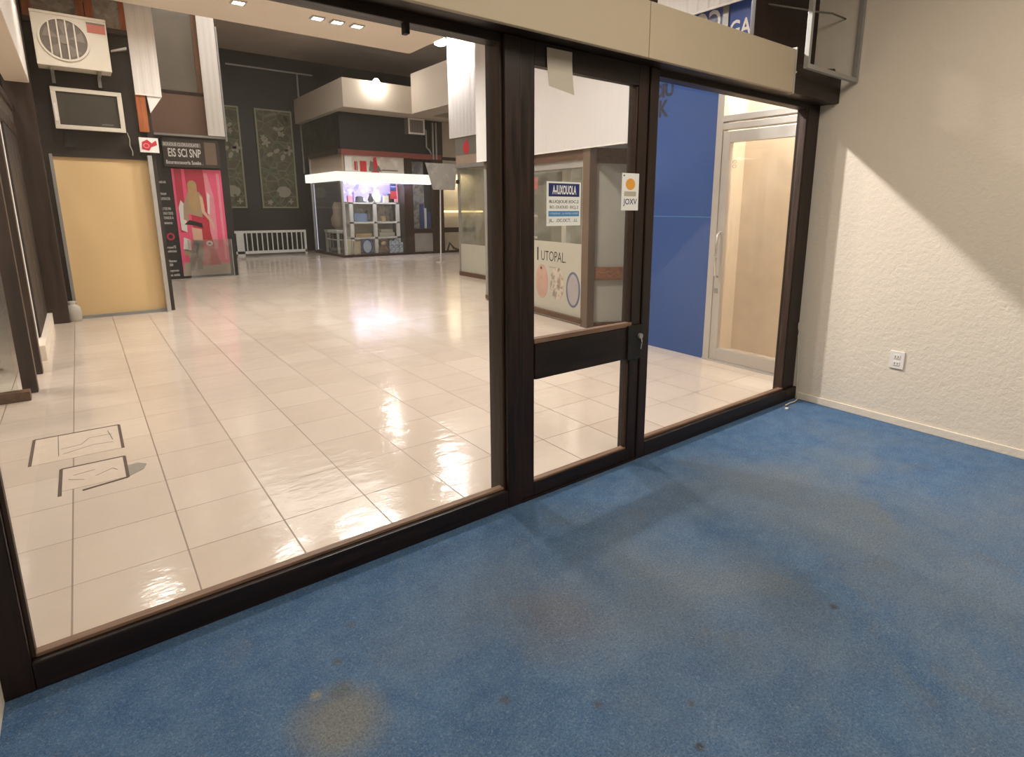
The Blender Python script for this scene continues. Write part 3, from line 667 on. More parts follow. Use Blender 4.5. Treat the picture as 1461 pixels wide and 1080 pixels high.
MB().box(5.86,6.02,16.72,19.6,2.21,2.46).build('light_band', M['led'], ks)
MB().box(6.2,8.85,16.78,16.95,2.175,2.205).build('violet_tube', M['ledv'], ks)
MB().box(6.2,8.02,16.93,17.05,2.47,2.94).build('picture_band', mat_sheet('picture_band', S(206,196,184), [S(176,168,150), S(232,226,216)], 2.5, .6), ks)
F = FY(6.2,16.928,2.47)
MB().prect(F,.27,.33,.05,.3,0,.003).prect(F,.44,.64,.02,.32,0,.003).plate(F,[(.78,0),(1.02,.0),(.94,.45),(.86,.42)],0,.003).build('red_prints', M['red'], ks)
MB().plate(F,[(.70,.05),(.86,.02),(.84,.30),(.76,.34)],.003,.005).prect(F,.34,.37,.04,.3,0,.003).prect(F,1.1,1.62,.06,.10,0,.003).plate(F,[(.9,.04),(1.1,.04),(1.0,.22)],.003,.005).build('dark_prints', M['greyink'], ks)
MB().prect(F,0,.2,.03,.44,0,.003).build('white_print', M['whitep'], ks)
MB().hexa([(6.12,16.95,2.47),(6.18,16.95,2.47),(6.1,19.5,2.47),(6.04,19.5,2.47)],[(6.12,16.95,2.94),(6.18,16.95,2.94),(6.1,19.5,2.94),(6.04,19.5,2.94)]).build('side_band', plain('side_band_tan', S(176,156,138), .5, var=.25, scale=1.2), ks)
MB().box(6.1,9.3,16.88,17.05,2.94,3.09).build('red_cornice', plain('dull_red_cornice', S(134,68,62), .5, var=.2, scale=2), ks)
MB().box(6.0,6.1,16.88,19.6,2.94,3.09).build('dark_cornice', M['brown'], ks)
MB().box(6.1,8.1,19.7,19.8,0,3.0).build('back_wall', plain('gift_shop_back', S(96,92,100), .7, var=.2, scale=2), ks)
MB().box(8.06,8.12,17.05,19.7,0,3.0).build('partition', M['darkboard'], ks)
MB().box(6.15,8.05,17.1,19.7,2.5,2.56).build('shop_ceiling', M['whitep'], ks)
MB().box(6.4,7.9,17.25,17.33,2.36,2.42).build('violet_tube', M['ledv'], ks)
# goods inside the gift shop
cb = thing('display_cabinet', 'white open display cabinet just behind the gift shop glass', 'cabinet', (7.1,17.3,0))
for x in (6.33,7.06,7.80): MB().box(x,x+.10,17.12,17.2,.08,1.60).build('upright', M['white'], cb)
for z in (1.56,.98,.52): MB().box(6.33,7.90,17.12,17.7,z,z+.05).build('shelf', M['white'], cb)
MB().box(6.33,7.90,17.68,17.72,.08,1.6).build('back', plain('cabinet_back', S(206,198,186), .6), cb)
tag(MB().box(6.33,7.90,17.74,17.77,1.62,2.34).build('banner_cloth', mat_sheet('violet_banner', S(166,156,214), [S(90,90,150), S(226,222,240)], 3, .7)), 'violet printed cloth hung above the white cabinet', 'cloth')
def shelf_item(name, lab, cat, mb, mat, **k): return tag(mb.build(name, mat, **k), lab, cat, 'gift shop goods')
shelf_item('handbag', 'blue grey handbag on the upper shelf of the white cabinet', 'bag', MB().box(6.5,6.9,17.25,17.42,1.032,1.28).tube([(6.58,17.33,1.28),(6.62,17.33,1.40),(6.78,17.33,1.40),(6.82,17.33,1.28)],.02), plain('bluegrey_leather', S(126,142,170), .5, var=.2, scale=12), bevel=.01)
shelf_item('pink_garment', 'pale pink garment hanging at the right end above the cabinet', 'garment', MB().hexa([(7.93,17.5,1.62),(8.05,17.5,1.62),(8.04,17.5,2.4),(7.96,17.5,2.4)],[(7.93,17.54,1.62),(8.05,17.54,1.62),(8.04,17.54,2.4),(7.96,17.54,2.4)]), M['lpink'])
shelf_item('black_hat', 'black hat on top of the white cabinet', 'hat', MB().lathe((6.75,17.4,1.612), [(.20,0),(.20,.02),(.12,.03),(.11,.15),(.06,.18)], 16), M['blackm'], smooth=True)
shelf_item('plush_toy', 'pale plush toy sitting on top of the white cabinet', 'toy', MB().lathe((7.3,17.4,1.612), [(.07,0),(.12,.06),(.11,.16),(.06,.21),(.09,.27),(.08,.34),(.03,.38)], 14), plain('cream_plush', S(214,206,180), .9), smooth=True)
shelf_item('dark_vase', 'dark vase on top of the cabinet beside the plush toy', 'vase', MB().lathe((7.08,17.35,1.612), [(.05,0),(.09,.07),(.05,.18),(.03,.22),(.05,.26)], 14), M['blackm'], smooth=True)
shelf_item('pink_box', 'pink box on top of the cabinet at the left end', 'box', MB().box(6.37,6.50,17.3,17.42,1.612,1.80), M['lpink'], bevel=.005)
shelf_item('framed_picture', 'framed picture of pale peaks on the upper right shelf', 'picture', MB().box(7.22,7.76,17.5,17.54,1.032,1.52), mat_sheet('peaks_picture', S(190,178,166), [S(140,120,104), S(110,104,96)], 5, .7))
shelf_item('figurine', 'tall dark figurine on the upper right shelf', 'figurine', MB().lathe((7.70,17.3,1.032), [(.06,0),(.05,.1),(.07,.2),(.04,.28),(.05,.33),(.03,.39)], 12), plain('dark_bronze', S(74,60,50), .4), smooth=True)
shelf_item('wicker_tray', 'tan wicker tray on the lowest shelf of the cabinet', 'tray', MB().box(6.5,7.0,17.2,17.5,.572,.68), M['brass'], bevel=.01)
shelf_item('grey_plush', 'grey plush toy on the upper left shelf', 'toy', MB().lathe((7.0,17.45,1.032), [(.06,0),(.10,.06),(.09,.15),(.05,.2),(.08,.26),(.06,.33),(.02,.36)], 12), plain('grey_plush', S(120,122,124), .9), smooth=True)
shelf_item('bottle', 'dark bottle on the middle left shelf', 'bottle', MB().lathe((6.45,17.3,.572), [(.045,0),(.045,.18),(.02,.24),(.02,.3)], 12), M['brown'], smooth=True)
shelf_item('folded_linen', 'pale folded linen on the middle right shelf', 'linen', MB().box(7.25,7.75,17.2,17.55,.572,.70).box(7.3,7.7,17.2,17.5,.70,.80), M['greyp'], bevel=.02)
for x, z, w, h, m, nm, lab in ((6.51,1.612,.035,.30,'violet','scarf_roll','rolled violet scarf standing on the cabinet between hat and vase'),(7.45,1.612,.16,.20,'greyp','grey_box','grey box on top of the cabinet right of the plush toy'),
                       (7.62,1.612,.10,.26,'blackm','black_case','slim black case on top of the cabinet near its right end'),(7.36,1.032,.12,.16,'brass','tan_box','small tan box before the framed picture on the cabinet')):
    shelf_item(nm, lab, 'box' if 'box' in nm else 'goods', MB().box(x,x+w,17.22,17.32,z,z+h), M[m], bevel=.008)
# in front of the cabinet, on the shop floor
tag(MB().box(6.16,6.30,17.08,17.28,.0,.52).build('cream_carton', plain('cream_carton', S(206,196,166), .7), bevel=.004), 'tall cream carton at the left foot of the cabinet', 'box')
tag(MB().box(6.36,6.56,17.04,17.11,.07,.47).build('leaning_print', mat_sheet('tan_print', S(200,186,160), [S(164,128,98)], 6, .7)), 'tan print leaning inside the glass at the cabinet foot', 'picture')
F = Frame((6.78,17.06,.30),(1,0,0))
mr = thing('round_mirror', 'round mirror with a dark blue rim leaning inside the glass', 'mirror', (6.78,17.07,.07))
MB().pellipse(F,0,0,.14,.20,-.02,0,28,.15).build('mirror_face', plain('pale_mirror', S(186,196,214), .2, spec=.7), mr)
MB().pring(F,0,0,.165,.225,.035,-.02,.012,28).build('rim', M['dkblue'], mr)
dl = thing('doll', 'small doll with a brown dress seated inside the gift shop glass', 'doll', (7.30,17.08,.07))
MB().lathe((7.30,17.063,.07), [(.19,0),(.17,.05),(.10,.14),(.07,.22),(.035,.25)], 16, .3).build('dress', plain('brown_dress', S(120,86,74), .8, var=.3, scale=20), dl, smooth=True)
MB().lathe((7.30,17.063,.315), [(.02,0),(.07,.03),(.085,.09),(.07,.15),(.02,.18)], 16, .55).build('head', M['skin'], dl, smooth=True)
MB().lathe((7.30,17.068,.40), [(.09,0),(.095,.05),(.08,.10),(.02,.125)], 16, .5).build('hair', plain('doll_hair', S(92,74,60), .8), dl, smooth=True)
for k, (x, z, w, h, lab) in enumerate(((7.50,.09,.16,.36,'blue patterned card leaning left of three'),(7.66,.09,.14,.42,'blue patterned card leaning in the middle of three'),(7.82,.09,.12,.30,'blue patterned card leaning right of three'))):
    tag(MB().box(x,x+w,17.05,17.08,z-.02,z+h).build('patterned_card', mat_sheet('blue_pattern', S(196,206,218), [S(70,110,176), S(60,70,100)], 14, .8)), lab+' inside the gift shop glass', 'card', 'blue patterned cards')
pn = thing('pennant', 'red and navy pennant hanging at the top of the gift shop glass', 'pennant', (7.72,17.08,1.75))
MB().box(7.62,7.80,17.08,17.09,1.95,2.18).build('navy_half', M['navy'], pn); MB().hexa([(7.60,17.08,1.72),(7.82,17.08,1.72),(7.80,17.08,1.95),(7.62,17.08,1.95)],[(7.60,17.09,1.72),(7.82,17.09,1.72),(7.80,17.09,1.95),(7.62,17.09,1.95)]).build('red_half', M['red'], pn)
wt = thing('white_table', 'white table inside the side window of the gift shop', 'table', (6.3,18.2,0))
MB().box(6.12,6.75,17.75,18.9,.68,.76).build('tabletop', M['white'], wt)
MB().box(6.14,6.72,17.8,18.85,.46,.49).build('shelf', M['white'], wt)
for x in (6.14,6.67):
    for y in (17.77,18.82): MB().box(x,x+.06,y,y+.06,0,.68).build('leg', M['white'], wt)
tag(MB().box(6.15,6.60,17.95,18.6,.492,.62).build('dark_crate', M['blackm']), 'dark crate on the shelf of the white table', 'crate')
tag(MB().lathe((6.4,18.3,.762), [(.10,0),(.22,.15),(.24,.35),(.16,.5),(.18,.7),(.1,.85)], 16).build('wrapped_bust', plain('tan_wrap', S(170,150,132), .7, var=.2, scale=6), smooth=True), 'tan wrapped bust standing on the white table', 'bust')
tag(MB().box(6.72,6.78,17.9,19.0,1.1,2.49).build('hanging_fabric', plain('grey_fabric', S(112,106,110), .8, var=.3, scale=5)), 'grey fabric hanging from the shop ceiling beside the white table', 'fabric')
# next shopfront to the right
nf = thing('window_6', 'brown wood shopfront right of the gift shop with goods on show', 'window', (8.8,17.0,0), kind='structure')
MB().box(8.96,9.36,16.92,17.06,0,4.0).build('wide_post', M['brown'], nf)
MB().box(8.30,8.96,16.95,17.05,.66,.80).build('lock_rail', M['brown'], nf); MB().box(9.36,10.6,16.95,17.05,.66,.82).build('lock_rail', M['brown'], nf)
MB().box(8.30,10.6,16.95,17.05,0,.07).build('plinth', M['brown'], nf)
MB().box(8.30,8.96,16.99,17.0,.80,2.2).build('pane', M['pane2'], nf); MB().box(8.30,8.96,16.985,17.0,.07,.66).build('lower_panel', plain('grey_panel', S(150,146,138), .4, var=.2, scale=4), nf)
MB().box(9.36,10.6,16.99,17.0,.07,2.9).build('pane', M['pane2'], nf)
MB().box(8.30,8.96,17.5,17.56,.0,2.9).build('goods_wall', mat_sheet('goods_wall', S(180,174,166), [S(96,96,104), S(140,140,170), S(120,106,92)], 4.5, .7), nf)
MB().box(9.36,10.6,16.97,17.03,2.95,3.05).build('head_rail', M['brown'], nf)
for k,(x,z,w,h,m,lab) in enumerate(((8.62,.82,.09,.75,'dkblue','tall dark blue book box on show behind the brown rail'),(8.73,.82,.07,.62,'whitep','slim white box on show beside the dark blue one'),(8.82,.82,.13,.5,'dkblue','short dark blue box on show at the right end'))):
    tag(MB().box(x,x+w,17.06,17.2,z-.02,z+h).build('book_box', M[m]), lab, 'box', 'boxes behind the brown rail')
tag(MB().box(9.45,11.2,17.45,17.5,1.30,1.36).build('light_strip', M['warm']), 'warm glowing strip inside the shop right of the brown posts', 'light')
tag(MB().tube([(9.6,17.2,.02),(9.7,17.2,.3),(9.85,17.2,.12),(10.05,17.2,.05)],.035).build('black_cable', M['blackm']), 'dark bundle of cable behind the lower glass far right', 'cable')
# unit and pipes on the black upper wall
u2_ = thing('wall_unit', 'white framed condenser hung high on the black wall right of the lamp', 'air conditioner', (8.42,16.9,3.62))
F = FY(8.12,16.72,3.64)
MB().box(8.12,8.66,16.72,16.97,3.64,4.10).build('casing', plain('dull_unit', S(120,112,104), .5, var=.2, scale=6), u2_)
MB().pframe(F,0,.54,0,.46,.045,0,.02).build('frame', M['white'], u2_); 
for k in range(4): MB().prect(F,.12+.09*k,.15+.09*k,.06,.40,0,.012).build('grille_bar', M['greyink'], u2_)
tag(MB().tube([(8.70,16.9,3.85),(8.80,16.9,3.80),(8.80,16.9,3.3),(8.90,16.9,3.22),(8.96,16.9,3.1)],.025).build('drain_hose', M['alud'], smooth=True), 'pale curved hose beside the high wall unit', 'hose')
for x, lab in ((9.02,'left of the two pale pipes on the black wall'),(9.13,'right of the two pale pipes on the black wall')):
    tag(MB().cyl((x,16.88,2.95),(x,16.88,4.05),.028,8).build('pipe', M['alud']), lab, 'pipe', 'pale pipes on the black wall')
# sign on a pole
sp = thing('pole_sign', 'grey marbled blank board on a thin white pole in mid gallery', 'sign', (7.55,13.9,0))
MB().cyl((7.55,13.9,0),(7.55,13.9,.025),.14,18).build('base', M['alu'], sp)
MB().cyl((7.55,13.9,.025),(7.60,13.9,2.0),.018,8).build('pole', M['white'], sp)
MB().hexa([(7.38,13.88,1.93),(8.03,13.88,1.93),(8.10,13.88,2.60),(7.18,13.88,2.60)],[(7.38,13.9,1.93),(8.03,13.9,1.93),(8.10,13.9,2.60),(7.18,13.9,2.60)]).build('board', mat_sheet('marbled_board', S(190,186,180), [S(160,156,152), S(208,206,202)], 3, .7), sp)

# ------------------------------------------------------------------ right side: glass display shop set back
ds = thing('window_7', 'pale glass display front set back beside the white fascia', 'window', (6.55,10,0), kind='structure')
MB().box(6.52,6.60,8.0,11.17,0,.09).build('plinth', M['brownx'], ds)
MB().box(6.55,6.56,8.0,11.15,.70,2.30).build('pane', M['paneg'], ds)
MB().box(6.55,6.56,8.0,11.15,.09,.70).build('frosted_pane', M['frost'], ds)
MB().box(6.53,6.58,11.13,11.17,.09,2.36).build('corner_post', M['alud'], ds)
MB().box(6.53,6.58,9.85,9.91,.09,2.36).build('mid_post', M['alu'], ds)
MB().box(6.56,9.5,11.15,11.16,.09,2.30).build('end_pane', M['paneg'], ds)
MB().box(6.50,6.62,8.0,11.2,2.30,2.37).build('top_rail', M['alud'], ds)
MB().box(6.52,6.62,10.35,11.2,2.37,2.56).build('fascia_board', plain('grey_tan_board', S(160,140,122), .6), ds)
MB().box(6.52,6.62,8.0,10.35,2.37,2.56).build('fascia_board', M['brass'], ds)
MB().box(8.2,8.3,8.0,11.1,0,4.0).build('back_wall', plain('green_grey_wall', S(176,172,158), .7), ds)
MB().box(6.6,8.2,8.0,11.1,2.48,2.54).build('shop_ceiling', M['whitep'], ds)
for z, lab in ((1.345,'upper white shelf at the far end inside the jewellery shop'),(1.02,'lower white shelf at the far end inside the jewellery shop')):
    tag(MB().box(5.12,5.55,7.1,7.80,z,z+.03).build('display_shelf', M['whitep']), lab, 'shelf', 'white shelves in the jewellery shop')
tag(MB().box(6.5,6.55,11.13,11.19,1.98,2.06).build('black_hook', M['blackm']), 'small black fitting at the corner of the set back display', 'fitting')
corrugated('shop_fascia', Line((6.55,7.6),(6.55,11.5)), 2.95, 5.6, M['corr'], 'white corrugated fascia panel farthest away on the right, under the glare', .14, .005)
rp = thing('red_picture', 'red printed picture half hidden between the two far fascia panels', 'picture', (6.5,9.6,2.56))
MB().box(6.57,6.60,9.0,11.3,2.57,2.93).build('grey_board', M['greyink'], rp)
F = FX(6.57,11.0,2.57)
MB().pellipse(F,.15,.14,.12,.13,0,.004,16).plate(F,[(.1,.1),(.2,.1),(.24,.32),(.16,.3)],.004,.006).build('red_shape', M['red'], rp)

# near storefront on the right
L = Line((4.90,5.31),(5.09,7.85))      # left of A->B is -X : towards the gallery
F = Frame((*L.p(L.len,0),0), (L.A.x-L.p(L.len,0)[0], L.A.y-L.p(L.len,0)[1], 0))   # u from far end to near end
W = L.len
ns = thing('window_8', 'jewellery shop window with frosted lower glass right of the gallery', 'window', (4.98,6.6,0), kind='structure')
MB().lbox(L,0,W,-.06,.03,.03,.095).build('bottom_rail', M['brownx'], ns)
MB().lbox(L,0,W,-.06,.0,0,.03).build('plinth', M['alu'], ns)
MB().lbox(L,-.10,.03,-.08,.03,0,2.2).build('near_post', plain('brown_grey_post', S(104,86,70), .5, var=.15, scale=3), ns)
MB().lbox(L,W-.06,W,-.06,.02,0,2.2).build('far_post', M['alud'], ns)
MB().lbox(L,0,W,-.06,.02,2.07,2.2).build('top_rail', M['brownx'], ns)
MB().lbox(L,.03,W-.06,-.05,-.01,1.98,2.07).build('inner_rail', M['alu'], ns)
MB().lbox(L,.03,.06,-.05,.01,.095,2.07).build('edge_bead', M['alu'], ns)
MB().lbox(L,.03,W-.06,-.03,-.024,1.04,1.98).build('pane', M['paneg'], ns)
MB().lbox(L,.03,W-.06,-.03,-.022,.095,1.04).build('frosted_film', M['frost'], ns)
o0 = -.022
text('lettering', 'UTOPAL.', F, W-1.0, .775, .58, .135, M['ink'], ns, -.0205, -.005)
MB().pellipse(F,W-1.0,.665,.02,.02,-.022,-.0195,12).prect(F,W-1.10,W-1.07,.77,.95,-.022,-.0195).build('lettering', M['ink'], ns)
text('lettering', 'Joieroo oe oueoc', F, W-.80, .68, .24, .03, M['greyink'], ns, -.0205)
ov = MB().pring(F,.30,.44,.15,.24,.05,-.022,-.0198,28).pring(F,.60,.44,.15,.24,.05,-.022,-.0198,28)
ov.build('pink_ring_print', plain('dusty_pink_print', S(172,128,112), .5, var=.25, scale=9), ns)
MB().pellipse(F,W-.98,.48,.15,.24,-.022,-.0198,24).build('oval_print', plain('rosy_print', S(186,150,134), .5, var=.3, scale=7), ns)
MB().pellipse(F,W-.62,.48,.16,.22,-.022,-.0198,24).build('oval_print', mat_sheet('floral_print', S(196,184,166), [S(140,118,104), S(112,112,100)], 9, .7), ns)
MB().pring(F,W-.26,.44,.15,.235,.03,-.022,-.0195,28).build('oval_rim', plain('slate_print', S(96,104,128), .5, var=.2, scale=6), ns)
MB().pellipse(F,W-.26,.44,.12,.20,-.022,-.0198,24).build('oval_print', plain('mauve_print', S(166,158,158), .5, var=.2, scale=6), ns)
MB().lbox(L,.70,.80,-.30,-.22,.02,1.98).build('inner_post', M['white'], ns)
MB().lbox(L,.82,1.9,-.34,-.28,1.80,1.97).build('roller_shutter', plain('green_grey_shutter', S(96,104,92), .5), ns)
MB().lbox(L,1.15,1.28,-.06,-.05,1.74,1.90).build('pink_tag', plain('pink_tag', S(236,116,116), .6), ns)
MB().lbox(L,-.1,W,-2.2,-2.1,0,2.6).build('back_wall', plain('grey_green_inner', S(178,164,142), .7), ns)
MB().lbox(L,-.1,W,-2.2,-.06,2.2,2.26).build('shop_ceiling', M['whitep'], ns)
MB().lbox(L,W-.03,W,-2.1,-.06,0,2.2).build('side_pane', M['paneg'], ns)
# recessed side door of that shop
L2 = Line((5.85,4.87),(4.945,5.29))
rd = thing('door_2', 'frosted glass shop door with a brown push rail beside the blue wall', 'door', (5.2,5.15,0), kind='structure')
MB().lbox(L2,0,L2.len,-.012,-.004,.05,2.04).build('pane', M['frost'], rd)
MB().lbox(L2,L2.len-.03,L2.len,-.03,.02,0,2.04).lbox(L2,0,.05,-.03,.02,0,2.04).lbox(L2,.05,L2.len-.03,-.03,.02,0,.05).build('frame', M['brownx'], rd)
MB().lbox(L2,0,L2.len,-.05,.03,2.02,2.2).build('head_rail', M['brownx'], rd)
MB().lbox(L2,.03,L2.len-.02,.0,.045,.60,.76).build('push_rail', wood('push_rail_wood', S(122,82,58), S(164,116,88), axis=0), rd, bevel=.01)
# the white fascia above both
corrugated('shop_fascia', Line((4.77,4.40),(5.03,8.0)), 2.195, 3.995, M['corr'], 'white corrugated fascia panel directly above the jewellery shop window', .20, .003)
struct('wall_right.001', MB().box(5.15,5.25,4.9,7.9,2.27,4.0), M['wall_smooth'], 'wall backing the fascia above the jewellery shop', 'wall')

# blue wall, glass door
struct('wall_right.002', MB().box(4.80,4.90,3.41,4.36,0,3.0).box(4.90,5.9,4.28,4.36,0,3.0), M['blue'], 'plain blue wall panel between the shop doors across the gallery', 'wall')
F = FX(4.80,4.26,2.40)
bl = thing('wall_lettering', 'dark painted letters at the top left of the blue wall', 'lettering', (4.798,4.15,2.40))
MB().pring(F,.115,.255,.055,.062,.02,.0005,.002,18).prect(F,.165,.205,.19,.32,.0005,.002).build('letter', M['navy'], bl)
text('letter', 'CIU', F, .05,.19,.26,.13, plain('faded_navy', S(16,26,50), .6), bl, .0025, .04)
text('letter', 'IK', F, .09,.0,.17,.165, plain('faded_slate', S(18,28,46), .6), bl, .0015, .03)
MB().box(4.796,4.80,3.41,4.36,1.405,1.412).build('panel_joint', M['sky'], bl)
d3 = thing('door_3', 'aluminium framed glass door with a cream room wall behind, beside the blue wall', 'door', (4.84,2.9,0), kind='structure')  # the cream tone behind the pane is the small room's wall
MB().box(4.79,4.88,3.34,3.41,0,2.95).build('jamb', M['alu'], d3, bevel=.003)
MB().box(4.80,4.86,3.26,3.34,.02,2.19).build('stile', M['alu'], d3, bevel=.003)
MB().box(4.80,4.86,2.36,2.44,.02,2.19).build('stile', M['alu'], d3, bevel=.003)
MB().box(4.80,4.86,2.44,3.26,.02,.135).build('bottom_rail', M['alu'], d3, bevel=.003)
MB().box(4.80,4.86,2.44,3.26,2.09,2.19).build('top_rail', M['alu'], d3, bevel=.003)
MB().box(4.79,4.88,2.34,3.34,2.205,2.26).box(4.78,4.89,2.34,3.34,2.275,2.33).build('transom', M['alu'], d3, bevel=.003)
MB().box(4.825,4.833,2.44,3.26,.135,2.09).build('pane', M['doorpane'], d3)
MB().box(4.825,4.833,2.34,3.34,2.33,2.62).build('transom_pane', M['doorpane'], d3)
MB().box(4.78,4.90,2.34,3.41,0,.018).build('threshold', M['alu'], d3)
hd = MB().tube([(4.80,3.30,.84),(4.755,3.30,.86),(4.75,3.30,1.06),(4.755,3.30,1.25),(4.80,3.30,1.27)],.011).build('handle', M['chrome'], d3, smooth=True)
MB().box(4.796,4.80,3.285,3.325,.68,.73).build('lock', M['steel'], d3)
F = FX(4.824,3.235,1.90)
text('lettering', 'ID', F, 0,.0,.04,.03, M['greyink'], d3, .0005); text('lettering', 'CI', F, 0,-.04,.04,.03, M['greyink'], d3, .0005)
struct('floor.002', MB().box(4.90,5.36,.4,3.46,0,.012), M['tiles'], 'cream tiled floor behind the aluminium glass door', 'floor')
struct('wall_right.003', MB().box(5.36,5.46,.4,3.46,0,3.0).box(4.9,5.46,.3,.4,0,3.0).box(4.9,5.46,3.46,3.56,0,3.0), M['wall_smooth'], 'cream walls of the small room behind the aluminium door', 'wall')
struct('ceiling.003', MB().box(4.9,5.46,.4,3.46,3.0,3.05), M['whitep'], 'white ceiling of the small room behind the aluminium door', 'ceiling')
# signs above
gsn = thing('blue_glass_sign', 'blue glass sign with white letters above the aluminium door', 'sign', (4.80,3.2,2.70))
F = FX(4.80,4.30,2.62)
MB().box(4.805,4.83,2.95,3.36,2.62,4.0).build('panel', M['blueglass'], gsn)
text('lettering', 'GA', F, .955,.37,.215,.145, M['whitep'], gsn, -.003, .02)
gs2 = thing('blue_glass_sign', 'grey blue glass panel with white mirrored letters left of the blue sign', 'sign', (4.80,3.8,3.0))
MB().box(4.805,4.83,3.42,4.30,3.0,4.0).build('panel', mat_sheet('blue_grey_sign', S(86,104,158), [S(170,168,168), S(120,124,140)], 2.2, .9), gs2)
text('lettering', 'CO', F, .56,.45,.29,.205, M['whitep'], gs2, -.003, .02, mirror=True)
MB().box(4.79,4.85,3.36,3.42,2.7,4.0).build('divider', M['alud'], gs2)
corrugated('shop_fascia', Line((4.70,2.5),(4.70,4.28)), 3.26, 3.995, M['corr'], 'white corrugated fascia panel seen over the beige header', .12, .006)

# ------------------------------------------------------------------ damaged tiles
def slotbox(mb, a, b, w=.008):
    a = Vector(a+(0,)); b = Vector(b+(0,)); d = (b-a).normalized(); n = Vector((-d.y,d.x,0))*w
    mb.hexa([a-n,b-n,b+n,a+n],[p+Vector((0,0,.0022)) for p in (a-n,b-n,b+n,a+n)])
def patch(lab, x0, x1, y0, y1, crack, slots):
    t = thing('floor_hatch', lab, 'floor hatch', ((x0+x1)/2,(y0+y1)/2,0), 'damaged floor hatches')
    MB().box(x0,x1,y0,y1,0,.0015).build('cement_fill', M['cement'], t)
    m = MB()
    for a, b in slots: slotbox(m, a, b)
    m.build('open_joint', M['slot'], t)
    m = MB()
    for a, b in crack: slotbox(m, a, b, .0022)
    m.build('crack', M['greyink'], t); return t
patch('larger cracked hatch cut into the cream tiles, far one', -.40,.045,4.30,4.79,
      [((-.28,4.79),(-.27,4.38)),((-.26,4.50),(-.16,4.52)),((-.16,4.52),(-.12,4.62)),((-.12,4.62),(0,4.62)),((-.25,4.40),(-.1,4.47)),((-.1,4.47),(0,4.45)),((-.02,4.70),(0,4.50))],
      [((-.40,4.30),(-.40,4.79)),((-.40,4.79),(.045,4.79)),((.045,4.79),(.045,4.30))])
p2 = patch('smaller cracked hatch with a chipped corner, nearer one', -.255,.042,3.80,4.14,
      [((-.2,4.0),(-.1,4.02)),((-.1,3.92),(-.02,3.98)),((-.02,3.98),(0,3.94)),((-.22,3.95),(-.15,3.9))],
      [((-.255,3.74),(-.255,4.14)),((-.255,4.14),(.042,4.14)),((.042,4.14),(.042,3.79)),((.042,3.79),(-.16,3.75))])
MB().hexa([(.05,3.80,0),(.12,3.86,0),(.14,3.93,0),(.10,3.98,0),(.05,3.97,0)],[(.05,3.80,.002),(.12,3.86,.002),(.14,3.93,.002),(.10,3.98,.002),(.05,3.97,.002)]).build('chipped_corner', plain('bare_cement', S(148,140,128), .9, var=.15, scale=20), p2)

# ------------------------------------------------------------------ lights
def downlight(x, y, lab, e=70.0, first=[]):
    if not first:
        t = thing('ceiling_light', lab, 'light', (x,y,3.96), 'square lights in the gallery ceiling')
        MB().pframe(Frame((x-.085,y-.085,4.0),(1,0,0),(0,-1,0)) if False else Frame((x-.085,y+.085,4.0),(1,0,0),(0,-1,0)),0,.17,0,.17,.02,0,.02).build('frame', M['alu'], t)
        MB().box(x-.066,x+.066,y-.066,y+.066,3.985,3.998).build('diffuser', M['lamp'], t)
        first.append(t)
    else:
        t = dup(first[0], (x-first[0].location.x, y-first[0].location.y, 0), lab)
    l = bpy.data.lights.new('downlight', 'AREA'); l.energy = e; l.size = .22; l.color = (1,.955,.90); l.spread = PI*.9
    lo = bpy.data.objects.new('downlight', l); C.objects.link(lo); lo.location = (x,y,3.955)
    return t
EN = 36
for x, lab in ((1.91,'leftmost square light in the visible row of four'),(2.88,'second square light from the left, first of three close together'),(3.15,'middle square light of three close together'),(3.43,'rightmost square light in the visible row of four'),(.25,'added unseen square light in front of the condenser wall')):
    downlight(x, 8.55, lab, EN*(.95 if x > 1 else .33))  # the unseen one before the condenser is added to brighten its wall
for x, lab in ((1.7,'square light over the tiles outside the big window'),(3.1,'square light over the tiles outside the door')):
    downlight(x, 4.26, lab, EN*1.45)
for x, lab in ((-.9,'added unseen square light over the tiles left of the cracked hatches'),(.7,'added unseen square light over the middle of the gallery tiles'),(3.9,'added unseen square light in front of the jewellery shop')):
    downlight(x, 6.4, lab, EN*(1.0 if x < 0 else .14))  # unseen row added to spread light over the floor tiles
def point(x, y, z, e, c=(1,.9,.78), r=.05):
    l = bpy.data.lights.new('lamp_light', 'POINT'); l.energy = e; l.color = c; l.shadow_soft_size = r
    o = bpy.data.objects.new('lamp_light', l); C.objects.link(o); o.location = (x,y,z)
def area(x, y, z, e, sx, sy, c, rot=(0,0,0)):
    l = bpy.data.lights.new('area_light', 'AREA'); l.shape = 'RECTANGLE'; l.size = sx; l.size_y = sy; l.energy = e; l.color = c
    o = bpy.data.objects.new('area_light', l); C.objects.link(o); o.location = (x,y,z); o.rotation_euler = rot
# lamp implied by the wall's shadow edge; spot beam added to brighten the wall
sl2 = bpy.data.lights.new('ceiling_spot', 'SPOT'); sl2.energy = 760; sl2.color = (1,.98,.96); sl2.spot_size = math.radians(56); sl2.spot_blend = .85; sl2.shadow_soft_size = .06
so2 = bpy.data.objects.new('ceiling_spot', sl2); C.objects.link(so2); so2.location = (2.5,4.26,3.93)
so2.rotation_euler = (Vector((4.36,1.1,1.15))-so2.location).to_track_quat('-Z','Y').to_euler()
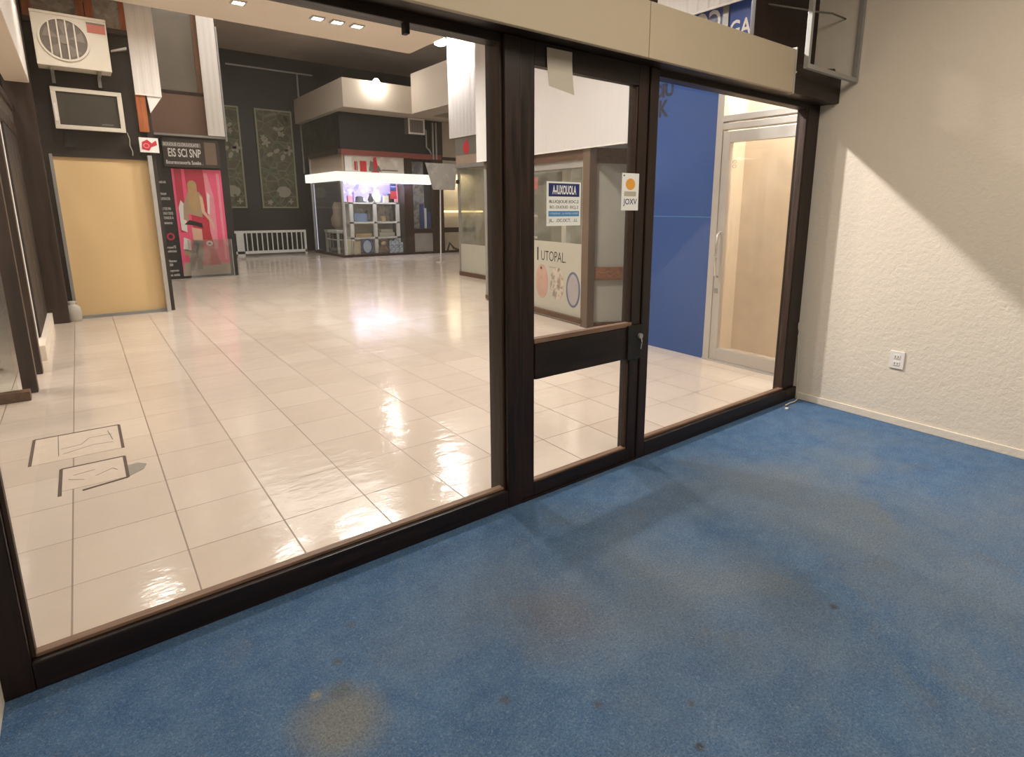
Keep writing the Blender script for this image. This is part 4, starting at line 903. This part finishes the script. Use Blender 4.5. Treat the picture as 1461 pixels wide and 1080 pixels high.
# glaring lamp over the far fascia
fl_ = thing('fascia_lamp', 'glaring lamp fixed above the farthest white fascia panel', 'lamp', (6.3,11.2,4.75))
MB().tube([(6.535,11.2,4.95),(6.4,11.2,4.98),(6.30,11.2,4.90)],.015).build('arm', M['alu'], fl_)
MB().lathe((6.22,11.2,4.70), [(.04,0),(.11,.03),(.12,.12),(.06,.20),(.03,.22)], 14).build('bulb', M['lampw'], fl_, smooth=True)
point(6.20,11.45,4.60,50,(1,.96,.90),.10)
point(6.86,15.88,4.70,9,(1,.96,.90),.07)
area(7.1,17.35,2.48,42,1.6,.5,(.93,.92,1)); area(7.1,17.08,2.1,14,1.7,.06,(.95,.94,1))  # the lower one is added to brighten the cabinet goods
area(7.4,16.7,2.15,14,2.4,.2,(.8,.78,1))
area(6.0,6.6,2.18,16,.8,1.6,(1,.93,.82))  # unseen light added inside the jewellery shop
area(7.3,9.6,2.46,14,.8,2.0,(.95,.97,.95))
area(10.2,17.3,2.6,20,1,.3,(1,.84,.6))
area(5.12,2.3,2.97,62,.3,2.0,(1,.95,.88))  # unseen light added to brighten the room behind the aluminium door
area(2.0,.1,3.28,84,2.4,1.6,(1,.94,.82))  # unseen ceiling fill added for the empty shop
area(-1.4,7.8,2.5,14,.8,1.6,(1,.9,.78))  # unseen light added to brighten the left shop's interior
for x, y in ((1.6,11.6),(3.9,12.0),(2.2,15.0),(4.4,14.2)): area(x,y,6.05,62,2.6,2.4,(1,.94,.87))  # unseen soft lights added under the high ceiling for the far floor
area(-.36,7.0,3.3,70,.2,4.0,(1,.95,.88),(PI,0,0))     # unseen uplights added above the side fascias to brighten the beige ceiling
area(5.05,5.0,3.3,50,.1,2.0,(1,.95,.88),(PI,0,0))
wd = bpy.data.worlds.new('gallery_ambient'); bpy.context.scene.world = wd; wd.use_nodes = True
wd.node_tree.nodes['Background'].inputs[0].default_value = (1,.92,.84,1); wd.node_tree.nodes['Background'].inputs[1].default_value = .25
sc = bpy.context.scene
sc.view_settings.view_transform = 'Standard'; sc.view_settings.look = 'None'; sc.view_settings.gamma = 1; sc.view_settings.use_curve_mapping = False
sc.view_settings.exposure = 0.0
